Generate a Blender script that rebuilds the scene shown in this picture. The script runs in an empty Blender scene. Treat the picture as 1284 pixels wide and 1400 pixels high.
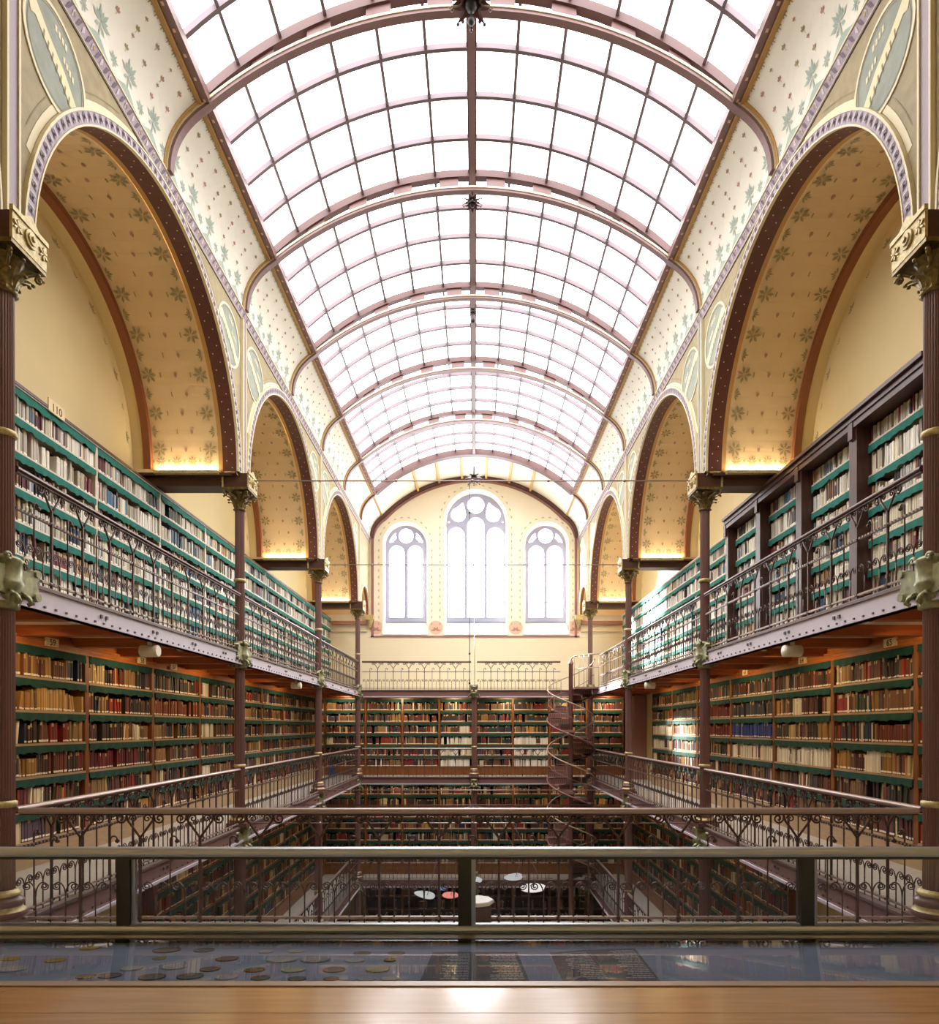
import bpy, math, random
from mathutils import Vector, Matrix
from mathutils.geometry import tessellate_polygon
R = math.radians
PI = math.pi
rnd = random.Random(7)
SC = bpy.context.scene
COL = SC.collection

# ------------------------------------------------------------------ camera, world, lights, exposure
E = 8.70            # eye height above the ground floor; heights in this script are relative to the eye
D = 5.6             # column spacing
W = 3.975           # half distance between the column rows
cam = bpy.data.cameras.new('camera')
cam.sensor_fit = 'HORIZONTAL'; cam.sensor_width = 36; cam.lens = 36*896/1284
cam.shift_x = -8.5/1284; cam.shift_y = 295/1284
cam.clip_start = 0.05; cam.clip_end = 200
cam_o = bpy.data.objects.new('camera', cam); COL.objects.link(cam_o)
cam_o.location = (0.058, 0, E); cam_o.rotation_euler = (R(90), 0, 0)
SC.camera = cam_o
SC.view_settings.view_transform = 'Standard'; SC.view_settings.look = 'None'
SC.view_settings.gamma = 1.0; SC.view_settings.use_curve_mapping = False
SC.view_settings.exposure = 0.42
SC.cycles.max_bounces = 10; SC.cycles.diffuse_bounces = 6; SC.cycles.transparent_max_bounces = 12
SC.cycles.sample_clamp_indirect = 6.0; SC.cycles.caustics_reflective = False; SC.cycles.caustics_refractive = False
SKY_PANE = 5.5      # daylight given off by the milky skylight panes
WIN_PANE = 7.0
SUN = 60.0
LAMP = 8.5          # gallery lamps and added fill lamps, watts
UPLIGHT = 7.0      # cornice uplights, watts
wd = bpy.data.worlds.new('sky'); SC.world = wd; wd.use_nodes = True
wd.node_tree.nodes['Background'].inputs[0].default_value = (0.93, 0.96, 1.0, 1)
wd.node_tree.nodes['Background'].inputs[1].default_value = 3.0
sun = bpy.data.lights.new('sun', 'SUN'); sun.energy = SUN; sun.angle = R(6); sun.color = (1, 0.95, 0.85)
sun_o = bpy.data.objects.new('sun', sun); COL.objects.link(sun_o)
sun_o.rotation_euler = Vector((1.0, -1.02, -0.62)).to_track_quat('-Z', 'Y').to_euler()

# ------------------------------------------------------------------ materials
def srgb(h):
    h = h.lstrip('#'); c = [int(h[i:i+2], 16)/255 for i in (0, 2, 4)]
    return tuple((v/12.92 if v <= 0.04045 else ((v+0.055)/1.055)**2.4) for v in c) + (1,)
MATS = {}
def mat(name, col, rough=0.6, metal=0.0, noise=0.0, nscale=6.0, stretch=None, bump=0.0, spec=0.5):
    m = bpy.data.materials.new(name); m.use_nodes = True
    nt = m.node_tree; b = nt.nodes['Principled BSDF']
    c = srgb(col) if isinstance(col, str) else col
    b.inputs['Base Color'].default_value = c
    b.inputs['Roughness'].default_value = rough; b.inputs['Metallic'].default_value = metal
    b.inputs['Specular IOR Level'].default_value = spec
    if noise or bump:
        tc = nt.nodes.new('ShaderNodeTexCoord'); mp = nt.nodes.new('ShaderNodeMapping')
        nz = nt.nodes.new('ShaderNodeTexNoise'); nz.inputs['Scale'].default_value = nscale; nz.inputs['Detail'].default_value = 5
        if stretch: mp.inputs['Scale'].default_value = stretch
        nt.links.new(tc.outputs['Object'], mp.inputs[0]); nt.links.new(mp.outputs[0], nz.inputs['Vector'])
        if noise:
            rp = nt.nodes.new('ShaderNodeValToRGB')
            rp.color_ramp.elements[0].position = 0.3; rp.color_ramp.elements[1].position = 0.7
            rp.color_ramp.elements[0].color = tuple(v*(1-noise) for v in c[:3])+(1,)
            rp.color_ramp.elements[1].color = tuple(min(1, v*(1+noise)) for v in c[:3])+(1,)
            nt.links.new(nz.outputs['Fac'], rp.inputs[0]); nt.links.new(rp.outputs[0], b.inputs['Base Color'])
        if bump:
            bp = nt.nodes.new('ShaderNodeBump'); bp.inputs['Strength'].default_value = bump; bp.inputs['Distance'].default_value = 0.01
            nt.links.new(nz.outputs['Fac'], bp.inputs['Height']); nt.links.new(bp.outputs[0], b.inputs['Normal'])
    MATS[name] = m
    return m
mat('niche_plaster', '#D9BE93', 0.7, noise=0.05, nscale=1.2)
mat('niche_wall', '#D8C593', 0.7, noise=0.04, nscale=1.0)
mat('cove_plaster', '#E9E5D6', 0.7, noise=0.03, nscale=2.0)
mat('back_plaster', '#EFE6D0', 0.7, noise=0.03, nscale=1.0)
mat('spandrel', '#9C8E69', 0.7, noise=0.13, nscale=9.0)
mat('spandrel_line', '#8C7E58', 0.7)
mat('cream_line', '#DDD2AE', 0.6)
mat('tan_line', '#B98F52', 0.6)
mat('lavender', '#9D8D94', 0.55)
mat('arch_brown', '#5B2F25', 0.55)
mat('arch_rust', '#8A5230', 0.55)
mat('dot_white', '#E2D6BC', 0.6)
mat('beam_brown', '#4C2C20', 0.5, noise=0.15, nscale=3, stretch=(1, 8, 8))
mat('stencil_green', '#A3B2A4', 0.7)
mat('stencil_olive', '#9A8C62', 0.7)
mat('stencil_red', '#B08472', 0.7)
mat('stencil_pink', '#E2B9A2', 0.7)
mat('medallion_blue', '#8F9587', 0.7, noise=0.12, nscale=8)
mat('ribbon', '#DFD3A6', 0.6)
mat('rib_paint', '#80625F', 0.45)
mat('rib_dark', '#583834', 0.45)
mat('bar_paint', '#74646A', 0.45)
mat('ceiling_tan', '#C9A36A', 0.6)
mat('column_paint', '#70504A', 0.38, spec=0.6)
mat('gilt', '#77653A', 0.38, 0.55, noise=0.45, nscale=22)
mat('gilt_pale', '#BDAA74', 0.45, 0.2, noise=0.3, nscale=26)
mat('green_bronze', '#8C8A68', 0.4, 0.35, noise=0.4, nscale=14)
mat('girder_paint', '#C9BFC9', 0.5)
mat('girder_maroon', '#7C5A54', 0.5)
mat('girder_dark', '#6A5654', 0.5)
mat('rivet', '#54464A', 0.5)
mat('rail_iron', '#54403A', 0.42, 0.5)
mat('rail_hand', '#A08C84', 0.3, 0.45)
mat('rail_upper', '#5C4440', 0.32, 0.3)
mat('deck_floor', '#B4AEA6', 0.5, noise=0.08, nscale=5)
mat('soffit_cream', '#D8C9AA', 0.6)
mat('joist_wood', '#9C5228', 0.45, noise=0.25, nscale=3, stretch=(1, 9, 9))
mat('oak_brown', '#7C4A24', 0.42, noise=0.28, nscale=4, stretch=(8, 8, 1))
mat('oak_warm', '#A9642C', 0.4, noise=0.25, nscale=4, stretch=(1, 9, 9))
mat('oak_pale', '#A78D6E', 0.5, noise=0.12, nscale=5, stretch=(1, 9, 9))
mat('shelf_cream', '#D2C5B2', 0.5, noise=0.08, nscale=5)
mat('walnut_dark', '#4A2E28', 0.4, noise=0.25, nscale=4, stretch=(8, 8, 1))
mat('shelf_back', '#2C1D15', 0.8)
mat('valance_teal', '#176C5E', 0.85, noise=0.12, nscale=18)
mat('valance_green', '#0F4238', 0.85, noise=0.12, nscale=18)  # same teal cloth, with the lower galleries' shade put into its colour
mat('plate_cream', '#E6CFA0', 0.6)
mat('plate_ink', '#2A1A10', 0.7)
mat('ledge_wood', '#A0784C', 0.2, noise=0.12, nscale=3.5, stretch=(1, 14, 14), spec=0.6)
_b = MATS['ledge_wood'].node_tree.nodes['Principled BSDF']; _b.inputs['Coat Weight'].default_value = 1.0; _b.inputs['Coat Roughness'].default_value = 0.13
mat('case_frame', '#97826F', 0.3, 0.2)
mat('case_dark', '#33261C', 0.4)
mat('mat_slate', '#BFC9E0', 0.8, noise=0.05, nscale=20)
mat('sheet_grey', '#84868E', 0.8)
mat('sheet_text', '#F4F5F6', 0.8)
mat('silver', '#E6E4DE', 0.4, 0.0, noise=0.4, nscale=60)
mat('gold', '#D4B658', 0.4, 0.35, noise=0.35, nscale=60)
mat('pale_gold', '#F0E6B8', 0.4, 0.0, noise=0.3, nscale=60)
mat('bronze', '#A2866A', 0.4, 0.3, noise=0.4, nscale=60)
mat('pewter', '#8A8782', 0.45, 0.3, noise=0.45, nscale=60)
mat('screen_metal', '#B6BAC0', 0.3, 0.8)
mat('screen_post', '#3F3D33', 0.4, 0.4)
mat('stair_iron', '#8C6660', 0.45, 0.2)
mat('stair_hand', '#B59C86', 0.35, 0.2)
mat('lamp_white', '#E8DEC8', 0.4)
mat('white_paint', '#EDEDEA', 0.5)
mat('grey_paint', '#A9ADB0', 0.5)
mat('salmon_paint', '#E8796A', 0.5)
mat('blue_paint', '#3E57B0', 0.5)
mat('bin_blue', '#2C5C9C', 0.45)
mat('dark_metal', '#2E2A2C', 0.45, 0.4)
mat('ground_tile', '#6B5A48', 0.6, noise=0.1)
mat('window_stone', '#9FA1BC', 0.6)
mat('reveal_white', '#F2E8D2', 0.6)
mat('sill_blue', '#C4CCCB', 0.6)
mat('band_rose', '#9A6E64', 0.5)
def emis(name, col, s):
    m = bpy.data.materials.new(name); m.use_nodes = True
    b = m.node_tree.nodes['Principled BSDF']; b.inputs['Base Color'].default_value = (0.8, 0.8, 0.8, 1)
    b.inputs['Emission Color'].default_value = col; b.inputs['Emission Strength'].default_value = s
    MATS[name] = m
emis('skylight_pane', (1, 0.985, 1.0, 1), SKY_PANE)
emis('lens_glow', (1, 0.80, 0.52, 1), 3.0)
def lit_window():
    m = bpy.data.materials.new('window_pane'); m.use_nodes = True; nt = m.node_tree
    for n in list(nt.nodes): nt.nodes.remove(n)
    o = nt.nodes.new('ShaderNodeOutputMaterial'); a = nt.nodes.new('ShaderNodeAddShader')
    t = nt.nodes.new('ShaderNodeBsdfTransparent'); t.inputs[0].default_value = (0.9, 0.92, 0.95, 1)
    e = nt.nodes.new('ShaderNodeEmission'); e.inputs[0].default_value = (0.95, 0.97, 1, 1); e.inputs[1].default_value = WIN_PANE
    nt.links.new(t.outputs[0], a.inputs[0]); nt.links.new(e.outputs[0], a.inputs[1]); nt.links.new(a.outputs[0], o.inputs[0])
    MATS['window_pane'] = m
lit_window()
def thin_glass(name, tint, boost=1.0):
    m = bpy.data.materials.new(name); m.use_nodes = True; nt = m.node_tree
    for n in list(nt.nodes): nt.nodes.remove(n)
    o = nt.nodes.new('ShaderNodeOutputMaterial'); mx = nt.nodes.new('ShaderNodeMixShader')
    t = nt.nodes.new('ShaderNodeBsdfTransparent'); t.inputs[0].default_value = tint
    g = nt.nodes.new('ShaderNodeBsdfGlossy'); g.inputs['Roughness'].default_value = 0.015
    f = nt.nodes.new('ShaderNodeFresnel'); f.inputs[0].default_value = 1.45*boost
    nt.links.new(f.outputs[0], mx.inputs[0]); nt.links.new(t.outputs[0], mx.inputs[1]); nt.links.new(g.outputs[0], mx.inputs[2])
    nt.links.new(mx.outputs[0], o.inputs[0]); MATS[name] = m
thin_glass('case_glass', (0.9, 0.92, 0.95, 1), 1.5)
thin_glass('screen_glass', (0.93, 0.94, 0.94, 1))
mat('carved_lavender', '#A0909A', 0.55)
mat('leaf_plum', '#62505A', 0.6)
mat('leaf_pale', '#CDBFC2', 0.6)
def tiled(name, ca, cm):
    m = mat(name, ca, 0.55); nt = m.node_tree; b = nt.nodes['Principled BSDF']
    tc = nt.nodes.new('ShaderNodeTexCoord'); mp = nt.nodes.new('ShaderNodeMapping'); mp.inputs['Rotation'].default_value = (R(90), 0, 0)
    k = nt.nodes.new('ShaderNodeTexBrick'); k.inputs['Scale'].default_value = 5.0
    k.inputs['Color1'].default_value = srgb(ca); k.inputs['Color2'].default_value = srgb(ca); k.inputs['Mortar'].default_value = srgb(cm)
    k.inputs['Mortar Size'].default_value = 0.012
    nt.links.new(tc.outputs['Object'], mp.inputs[0]); nt.links.new(mp.outputs[0], k.inputs['Vector']); nt.links.new(k.outputs['Color'], b.inputs['Base Color'])
tiled('cream_brick', '#EBDFC0', '#D6C6A0')
def book_mat():
    m = mat('book_cover', '#888888', 0.6); nt = m.node_tree; b = nt.nodes['Principled BSDF']
    a = nt.nodes.new('ShaderNodeVertexColor'); a.layer_name = 'cover'
    nt.links.new(a.outputs[0], b.inputs['Base Color'])
book_mat()

# ------------------------------------------------------------------ mesh builder
class MB:
    def __init__(s): s.v = []; s.f = []; s.m = []; s.mats = []; s.sm = []; s.cur = 0; s.smooth = False; s.s = 1
    def use(s, name):
        if name not in s.mats: s.mats.append(name)
        s.cur = s.mats.index(name); return s
    def face(s, idx): s.f.append(idx); s.m.append(s.cur); s.sm.append(s.smooth)
    def poly(s, pts):
        b = len(s.v); s.v += [tuple(p) for p in pts]; s.face(list(range(b, b+len(pts))))
    def box(s, x0, x1, y0, y1, z0, z1, M=None):
        p = [(x0,y0,z0),(x1,y0,z0),(x1,y1,z0),(x0,y1,z0),(x0,y0,z1),(x1,y0,z1),(x1,y1,z1),(x0,y1,z1)]
        if M is not None: p = [tuple(M @ Vector(q)) for q in p]
        b = len(s.v); s.v += p
        for q in ((0,3,2,1),(4,5,6,7),(0,1,5,4),(1,2,6,5),(2,3,7,6),(3,0,4,7)): s.face([b+i for i in q])
    def grid(s, fn, us, vs, close_u=False):
        b = len(s.v); nu, nv = len(us), len(vs)
        for u in us:
            for v in vs: s.v.append(tuple(fn(u, v)))
        for i in range(nu if close_u else nu-1):
            for j in range(nv-1):
                a = b+i*nv+j; c = b+((i+1) % nu)*nv+j
                s.face([a, c, c+1, a+1])
    def lathe(s, prof, n=16, c=(0,0,0), flute=0.0):
        old = s.smooth; s.smooth = flute == 0
        us = [2*PI*i/n for i in range(n)]
        def fn(u, v):
            r, z = prof[v]
            if flute: r *= (1-flute if round(u/(2*PI)*n) % 2 else 1)
            return (c[0]+r*math.cos(u), c[1]+r*math.sin(u), c[2]+z)
        s.grid(fn, us, range(len(prof)), True)
        s.smooth = old
        for k in (0, len(prof)-1):
            if prof[k][0] > 1e-5: s.poly([(c[0]+prof[k][0]*math.cos(u), c[1]+prof[k][0]*math.sin(u), c[2]+prof[k][1]) for u in us])
    def tube(s, pts, r, n=6, rr=None, cap=True):
        pts = [Vector(p) for p in pts]; old = s.smooth; s.smooth = n > 4
        b = len(s.v); up0 = None
        for i, p in enumerate(pts):
            t = (pts[min(i+1, len(pts)-1)]-pts[max(i-1, 0)]).normalized()
            if up0 is None or abs(t.dot(up0)) > 0.98:
                up0 = Vector((0,0,1)) if abs(t.z) < 0.9 else Vector((1,0,0))
                if up0.cross(t).length < 1e-4: up0 = Vector((0,1,0))
            a = up0.cross(t).normalized(); c = t.cross(a).normalized(); up0 = c
            q = rr[i] if rr else r
            for k in range(n):
                w = 2*PI*(k+0.5)/n
                s.v.append(tuple(p+a*(q*math.cos(w))+c*(q*math.sin(w))))
        for i in range(len(pts)-1):
            for k in range(n):
                s.face([b+i*n+k, b+i*n+(k+1) % n, b+(i+1)*n+(k+1) % n, b+(i+1)*n+k])
        if cap:
            s.smooth = False
            s.face([b+k for k in range(n)][::-1]); s.face([b+(len(pts)-1)*n+k for k in range(n)])
        s.smooth = old
    def disc(s, c, r, n, ax, ay):
        c = Vector(c); ax = Vector(ax); ay = Vector(ay)
        s.poly([c+ax*(r*math.cos(2*PI*i/n))+ay*(r*math.sin(2*PI*i/n)) for i in range(n)])
    def plate(s, loops, f0, f1):
        """flat shape with holes (2D loops), front mapped by f0 and back by f1"""
        flat = [p for l in loops for p in l]
        tris = tessellate_polygon([[Vector((p[0], p[1], 0)) for p in l] for l in loops])
        b = len(s.v); n = len(flat)
        s.v += [tuple(f0(*p)) for p in flat]
        for t in tris: s.face([b+i for i in t])
        if f1 is None: return
        s.v += [tuple(f1(*p)) for p in flat]
        for t in tris: s.face([b+n+i for i in reversed(t)])
        o = 0
        for l in loops:
            m = len(l)
            for i in range(m):
                j = (i+1) % m
                s.face([b+o+i, b+o+j, b+n+o+j, b+n+o+i])
            o += m
    def mesh(s, name):
        me = bpy.data.meshes.new(name); me.from_pydata(s.v, [], s.f); 
        for mname in s.mats: me.materials.append(MATS[mname])
        me.polygons.foreach_set('material_index', s.m); me.polygons.foreach_set('use_smooth', s.sm)
        me.update(); return me
def ob(name, data, parent=None, loc=(0,0,0), rz=0.0):
    o = bpy.data.objects.new(name, data.mesh(name) if isinstance(data, MB) else data); COL.objects.link(o)
    o.location = loc if parent else (loc[0], loc[1], loc[2]+E)
    o.rotation_euler = (0, 0, rz)
    if parent: o.parent = parent
    return o
def struct(name, data=None, loc=(0,0,0), parent=None):
    o = ob(name, data, parent, loc)
    if parent is None: o['kind'] = 'structure'
    return o
def tag(o, label, cat, group=None):
    o['label'] = label; o['category'] = cat
    if group: o['group'] = group
    return o
def thing(name, label, cat, loc=(0,0,0), rz=0.0, group=None, data=None):
    return tag(ob(name, data, None, loc, rz), label, cat, group)
def mb(m): return MB().use(m)
def lin(a, b, n): return [a+(b-a)*i/n for i in range(n+1)]
ORD = 'first second third fourth fifth sixth seventh eighth ninth tenth eleventh twelfth thirteenth fourteenth fifteenth sixteenth seventeenth eighteenth nineteenth'.split()
TENS = {20: 'twentieth', 30: 'thirtieth', 40: 'fortieth', 50: 'fiftieth', 60: 'sixtieth', 70: 'seventieth', 80: 'eightieth', 90: 'ninetieth'}
TEN = {20: 'twenty', 30: 'thirty', 40: 'forty', 50: 'fifty', 60: 'sixty', 70: 'seventy', 80: 'eighty', 90: 'ninety'}
def ordinal(i):
    if i < 20: return ORD[i-1]
    t = i//10*10
    return TENS[t] if i == t else TEN[t]+'-'+ORD[i-t-1]
SIDES = ((-1, 'left'), (1, 'right'))

# stencil shapes: lists of 2D polygons about the origin, "up" = +v
def blade(a, r0, r1, w, bend=0.0):
    ca, sa = math.sin(a), math.cos(a); px, py = sa, -ca
    m = (r0+r1)*0.55
    return [(ca*r0, sa*r0), (ca*m+px*w, sa*m+py*w), (ca*r1, sa*r1), (ca*m-px*w, sa*m-py*w)]
def palm(sz, n=7, spread=2.6):
    return [blade(-spread/2+spread*i/(n-1), sz*0.12, sz*(0.75 if i % 2 else 1.0), sz*0.13) for i in range(n)]
def star(sz, n=8):
    return [blade(2*PI*i/n, sz*0.1, sz, sz*0.17) for i in range(n)]
def palm_tree(sz):
    return palm(sz*0.62)+[[(-sz*0.05, -sz*0.45), (sz*0.05, -sz*0.45), (sz*0.03, sz*0.1), (-sz*0.03, sz*0.1)], blade(2.2, 0.05*sz, 0.4*sz, .08*sz), blade(-2.2, 0.05*sz, 0.4*sz, .08*sz)]
def floret(sz):
    return [blade(a, 0, sz, sz*0.35) for a in (-0.9, 0.0, 0.9)]+[[(-sz*.06, -sz*.8), (sz*.06, -sz*.8), (sz*.04, 0), (-sz*.04, 0)]]
def bud(sz):
    return [[(0, -sz), (sz*.55, -sz*.1), (sz*.35, sz*.7), (0, sz*.45), (-sz*.35, sz*.7), (-sz*.55, -sz*.1)]]
def comb(sz):
    t = sz*0.09
    r = [[(-t, -sz), (t, -sz), (t, sz*.6), (-t, sz*.6)]]
    for x in (-0.6, 0.6): r.append([(sz*x-t, -sz*.5), (sz*x+t, -sz*.5), (sz*x+t, sz*.3), (sz*x-t, sz*.3)])
    r.append([(-sz*.65, -sz*.12), (sz*.65, -sz*.12), (sz*.65, sz*.1), (-sz*.65, sz*.1)])
    return r
def stamp(m, polys, fn, u, v, rot=0.0, flip=1):
    c, s = math.cos(rot), math.sin(rot)
    for p in polys: m.poly([fn(u+flip*(x*c-y*s), v+(x*s+y*c)) for x, y in p])

# ================================================================== STRUCTURE
SPR = 4.28; RI = 2.53; RO = 2.665; XF = 3.93; ZC = 6.95
YN = -1.6           # end wall behind the camera
YB = 24.6           # window wall
XB = 5.62           # outer side walls
DECK = {1: -5.2, 2: -1.68, 3: 1.29}
arcs = lin(0, PI, 48)
for s, side in SIDES:
    w = mb('spandrel'); fx = s*XF
    bays = [((k+.5)*D, RI, SPR) for k in range(4)]+[(23.5, 0.86, 4.2)]
    edges = [0.0]+[k*D for k in range(1, 5)]+[YB]
    w.poly([(fx, YN, ZC), (fx, 0, ZC), (fx, 0, 1.3), (fx, YN, 1.3)])
    for (yc, r, sp), y0, y1 in zip(bays, edges[:-1], edges[1:]):
        pts = [(yc-r*math.cos(t), sp+r*math.sin(t)) for t in arcs]
        for (ya, za), (yb, zb) in zip(pts[:-1], pts[1:]):
            w.poly([(fx, ya, za), (fx, yb, zb), (fx, yb, ZC), (fx, ya, ZC)])
        w.poly([(fx, y0, sp-.05), (fx, yc-r, sp-.05), (fx, yc-r, ZC), (fx, y0, ZC)])
        w.poly([(fx, yc+r, sp-.05), (fx, y1, sp-.05), (fx, y1, ZC), (fx, yc+r, ZC)])
    # underside of the piers and the walls of the outer shell
    w.use('niche_wall')
    w.box(s*XB, s*(XB+.2), YN, YB+.5, -8.7, 7.4) if s > 0 else w.box(-XB-.2, -XB, YN, YB+.5, -8.7, 7.4)
    # leaf stencils on the outer wall along each niche arch
    w.use('stencil_olive')
    for k in range(4):
        yc = (k+.5)*D
        for i in range(1, 16):
            t = PI*i/16
            fn = lambda u, v, t=t, yc=yc: (s*(XB-.006), yc-(2.27+v)*math.cos(t)+u*math.sin(t), SPR+(2.27+v)*math.sin(t)+u*math.cos(t))
            stamp(w, palm(0.12, 5, 2.0) if i % 2 else palm(.08, 3, 1.4), fn, 0, 0)
    wall = struct('wall_'+side, w)
    # ------- archivolts, pilasters, medallions: painted and moulded parts of the wall
    for bi, (yc, r, sp) in enumerate(bays):
        ro = r+(RO-RI)*(1 if bi < 4 else .6)
        a = mb('carved_lavender')
        arc = [t for t in arcs]
        x1 = s*(XF-.035)
        a.grid(lambda t, q: (s*(XF-.035), yc-q*math.cos(t), sp+q*math.sin(t)), arc, [r+.012, ro-.015])
        a.use('cream_line')
        for q0, q1, xx in ((r-.002, r+.014, .042), (ro-.018, ro+.004, .042)):
            a.grid(lambda t, q: (s*(XF-xx), yc-q*math.cos(t), sp+q*math.sin(t)), arc, [q0, q1])
            a.grid(lambda t, q: (s*q, yc-q1*math.cos(t), sp+q1*math.sin(t)), arc, [XF-xx, XF])
            a.grid(lambda t, q: (s*q, yc-q0*math.cos(t), sp+q0*math.sin(t)), arc, [XF-xx, XF])
        nl = 64 if bi < 4 else 22
        for i in range(nl):
            t = PI*(i+.5)/nl; qm = (r+ro)/2
            fn = lambda u, v, t=t: (s*(XF-.040), yc-(qm+v)*math.cos(t)+u*math.sin(t), sp+(qm+v)*math.sin(t)+u*math.cos(t))
            a.use('leaf_plum'); stamp(a, [[(-.03, -.045), (.0, -.02), (.035, .0), (.01, .045), (-.02, .02)]], fn, 0, 0)
            a.use('leaf_pale'); stamp(a, [[(.035, -.045), (.058, -.02), (.05, .03), (.038, .045), (.04, 0)], [(-.012, -.012), (.012, -.012), (.012, .012), (-.012, .012)]], lambda u, v, fn=fn: fn(u, v), 0, 0)
        if bi < 4:   # flat painted bands outside the moulding
            for q0, q1, mn in ((ro+.01, ro+.075, 'cream_line'), (ro+.13, ro+.142, 'spandrel_line')):
                a.use(mn)
                for t0, t1 in zip(arc[:-1], arc[1:]):
                    if max(sp+q1*math.sin(t0), sp+q1*math.sin(t1)) < ZC-.02 and abs(math.cos(t0))*q1 < D/2-.16 and abs(math.cos(t1))*q1 < D/2-.16:
                        a.poly([(s*(XF-.004), yc-q*math.cos(t), sp+q*math.sin(t)) for q, t in ((q0,t0),(q0,t1),(q1,t1),(q1,t0))])
        ob('archivolt', a, wall)
    for k in range(0, 5):
        p = mb('lavender'); y = k*D
        p.box(s*(XF-.03) if s > 0 else -XF, XF if s > 0 else -(XF-.03), y-.06, y+.06, SPR, ZC)
        p.use('cream_line')
        for dy in (-.085, .06): p.box(min(s*(XF-.045), s*XF), max(s*(XF-.045), s*XF), y+dy, y+dy+.025, SPR, ZC)
        p.use('spandrel_line'); p.box(min(s*(XF-.02), s*XF), max(s*(XF-.02), s*XF), y+.1, y+.115, SPR+.2, ZC)
        ob('pilaster', p, wall)
    for k in range(0, 5):
        for dy in (-.62, .62):
            y = k*D+dy
            if y < 4.2 or y > 22.5: continue
            m = mb('cream_line'); zc = 6.33; r = .47
            fn = lambda u, v, dx=0: (s*(XF-.006-dx), y+u, zc+v)
            c = lambda q, n=28: [(q*math.cos(2*PI*i/n), q*math.sin(2*PI*i/n)) for i in range(n)]
            m.plate([c(r), c(r-.035)], lambda u, v: fn(u, v, .006), lambda u, v: fn(u, v, -.004))
            m.use('medallion_blue'); m.plate([c(r-.035)], fn, None)
            m.use('spandrel_line'); m.plate([c(r-.06), c(r-.07)], lambda u, v: fn(u, v, .003), None)
            m.use('ribbon')
            top = [(-.40, .21), (-.30, .27), (-.1, .13), (.12, .01), (.3, -.15), (.37, -.17)]; bot = [(-.36, .09), (-.30, .12), (-.12, .0), (.08, -.13), (.26, -.28), (.33, -.31)]
            for i in range(5): m.poly([fn(u, v, .004) for u, v in (top[i], top[i+1], bot[i+1], bot[i])])
            m.use('spandrel_line')
            for i in range(7):
                u = -.2+i*.062; v = .07-i*.045
                m.poly([fn(u+a, v+b, .006) for a, b in ((0, -.04), (.018, -.05), (.03, .035), (.012, .045))])
            m.use('ribbon')
            for i in range(4):
                for u, v in ((-.02+i*.05, .3-i*.01), (.1+i*.045, .12-i*.02)):
                    m.poly([fn(u+a, v+b, .004) for a, b in ((0, -.03), (.03, -.03), (.03, .03), (0, .03))])
            ob('medallion', m, wall)
    # ------- niche vaults: part of the side walls, one per bay
    for bi, (yc, r, sp) in enumerate(bays):
        n = mb('arch_brown')
        fn = lambda t, x, q=r: (s*x, yc-q*math.cos(t), sp+q*math.sin(t))
        if bi == 4:
            n.use('arch_rust'); n.grid(fn, arcs, [XF-.03, 4.02]); n.use('niche_plaster'); n.grid(fn, arcs, [4.02, XB]); ob('niche_vault', n, wall); continue
        n.grid(fn, arcs, [XF-.042, 4.16])
        n.use('tan_line'); n.grid(fn, arcs, [4.16, 4.23])
        n.use('niche_plaster'); n.grid(fn, arcs, [4.225, 5.33])
        n.use('arch_rust')
        n.grid(lambda t, x: fn(t, x, r-.09), arcs, [5.32, 5.44])
        n.grid(lambda t, q: (s*5.32, yc-q*math.cos(t), sp+q*math.sin(t)), arcs, [r-.09, r])
        n.use('niche_wall'); n.grid(lambda t, x: fn(t, x, r-.075), arcs, [5.44, XB])
        n.use('dot_white')
        L = PI*r
        g = lambda u, v, off=.004: (s*u, yc-(r-off)*math.cos(v/r), sp+(r-off)*math.sin(v/r))
        for i in range(70):
            v = (i+.5)*L/70; u = 4.0 if i % 2 else 4.09
            n.poly([g(u+a, v+b) for a, b in ((-.011, 0), (0, -.011), (.011, 0), (0, .011))])
        h = lambda u, v: g(u, v, .012)
        rows = 26; pit = (L-.7)/rows
        for i in range(rows+1):
            v = .35+i*pit
            for j in range(3):
                u = 4.52+j*.24+(.12 if i % 2 else 0)
                if u > 5.05: continue
                up = 1 if v < L/2 else -1
                n.use('stencil_red' if (i+j) % 2 else 'stencil_olive')
                stamp(n, bud(.045) if (i+j) % 2 else [[(-.008, -.035), (.008, -.035), (.008, .035), (-.008, .035)]], h, u, v, 0 if up > 0 else PI)
            n.use('stencil_olive')
            if True:
                for u, fl in ((4.26, -1), (5.29, 1)):
                    big = i % 2 == 0
                    stamp(n, star(.125, 7) if big else palm(.11, 5, 2.2), h, u-(.10*fl if big else 0), v, fl*PI/2)
        for vv, rt in ((.16, 0), (L-.16, PI)):
            n.use('stencil_olive')
            for j in range(4):
                stamp(n, star(.085, 8), h, 4.4+j*.26, vv, rt)
                stamp(n, bud(.04), h, 4.53+j*.26, vv, rt)
        ob('niche_vault', n, wall)
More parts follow.
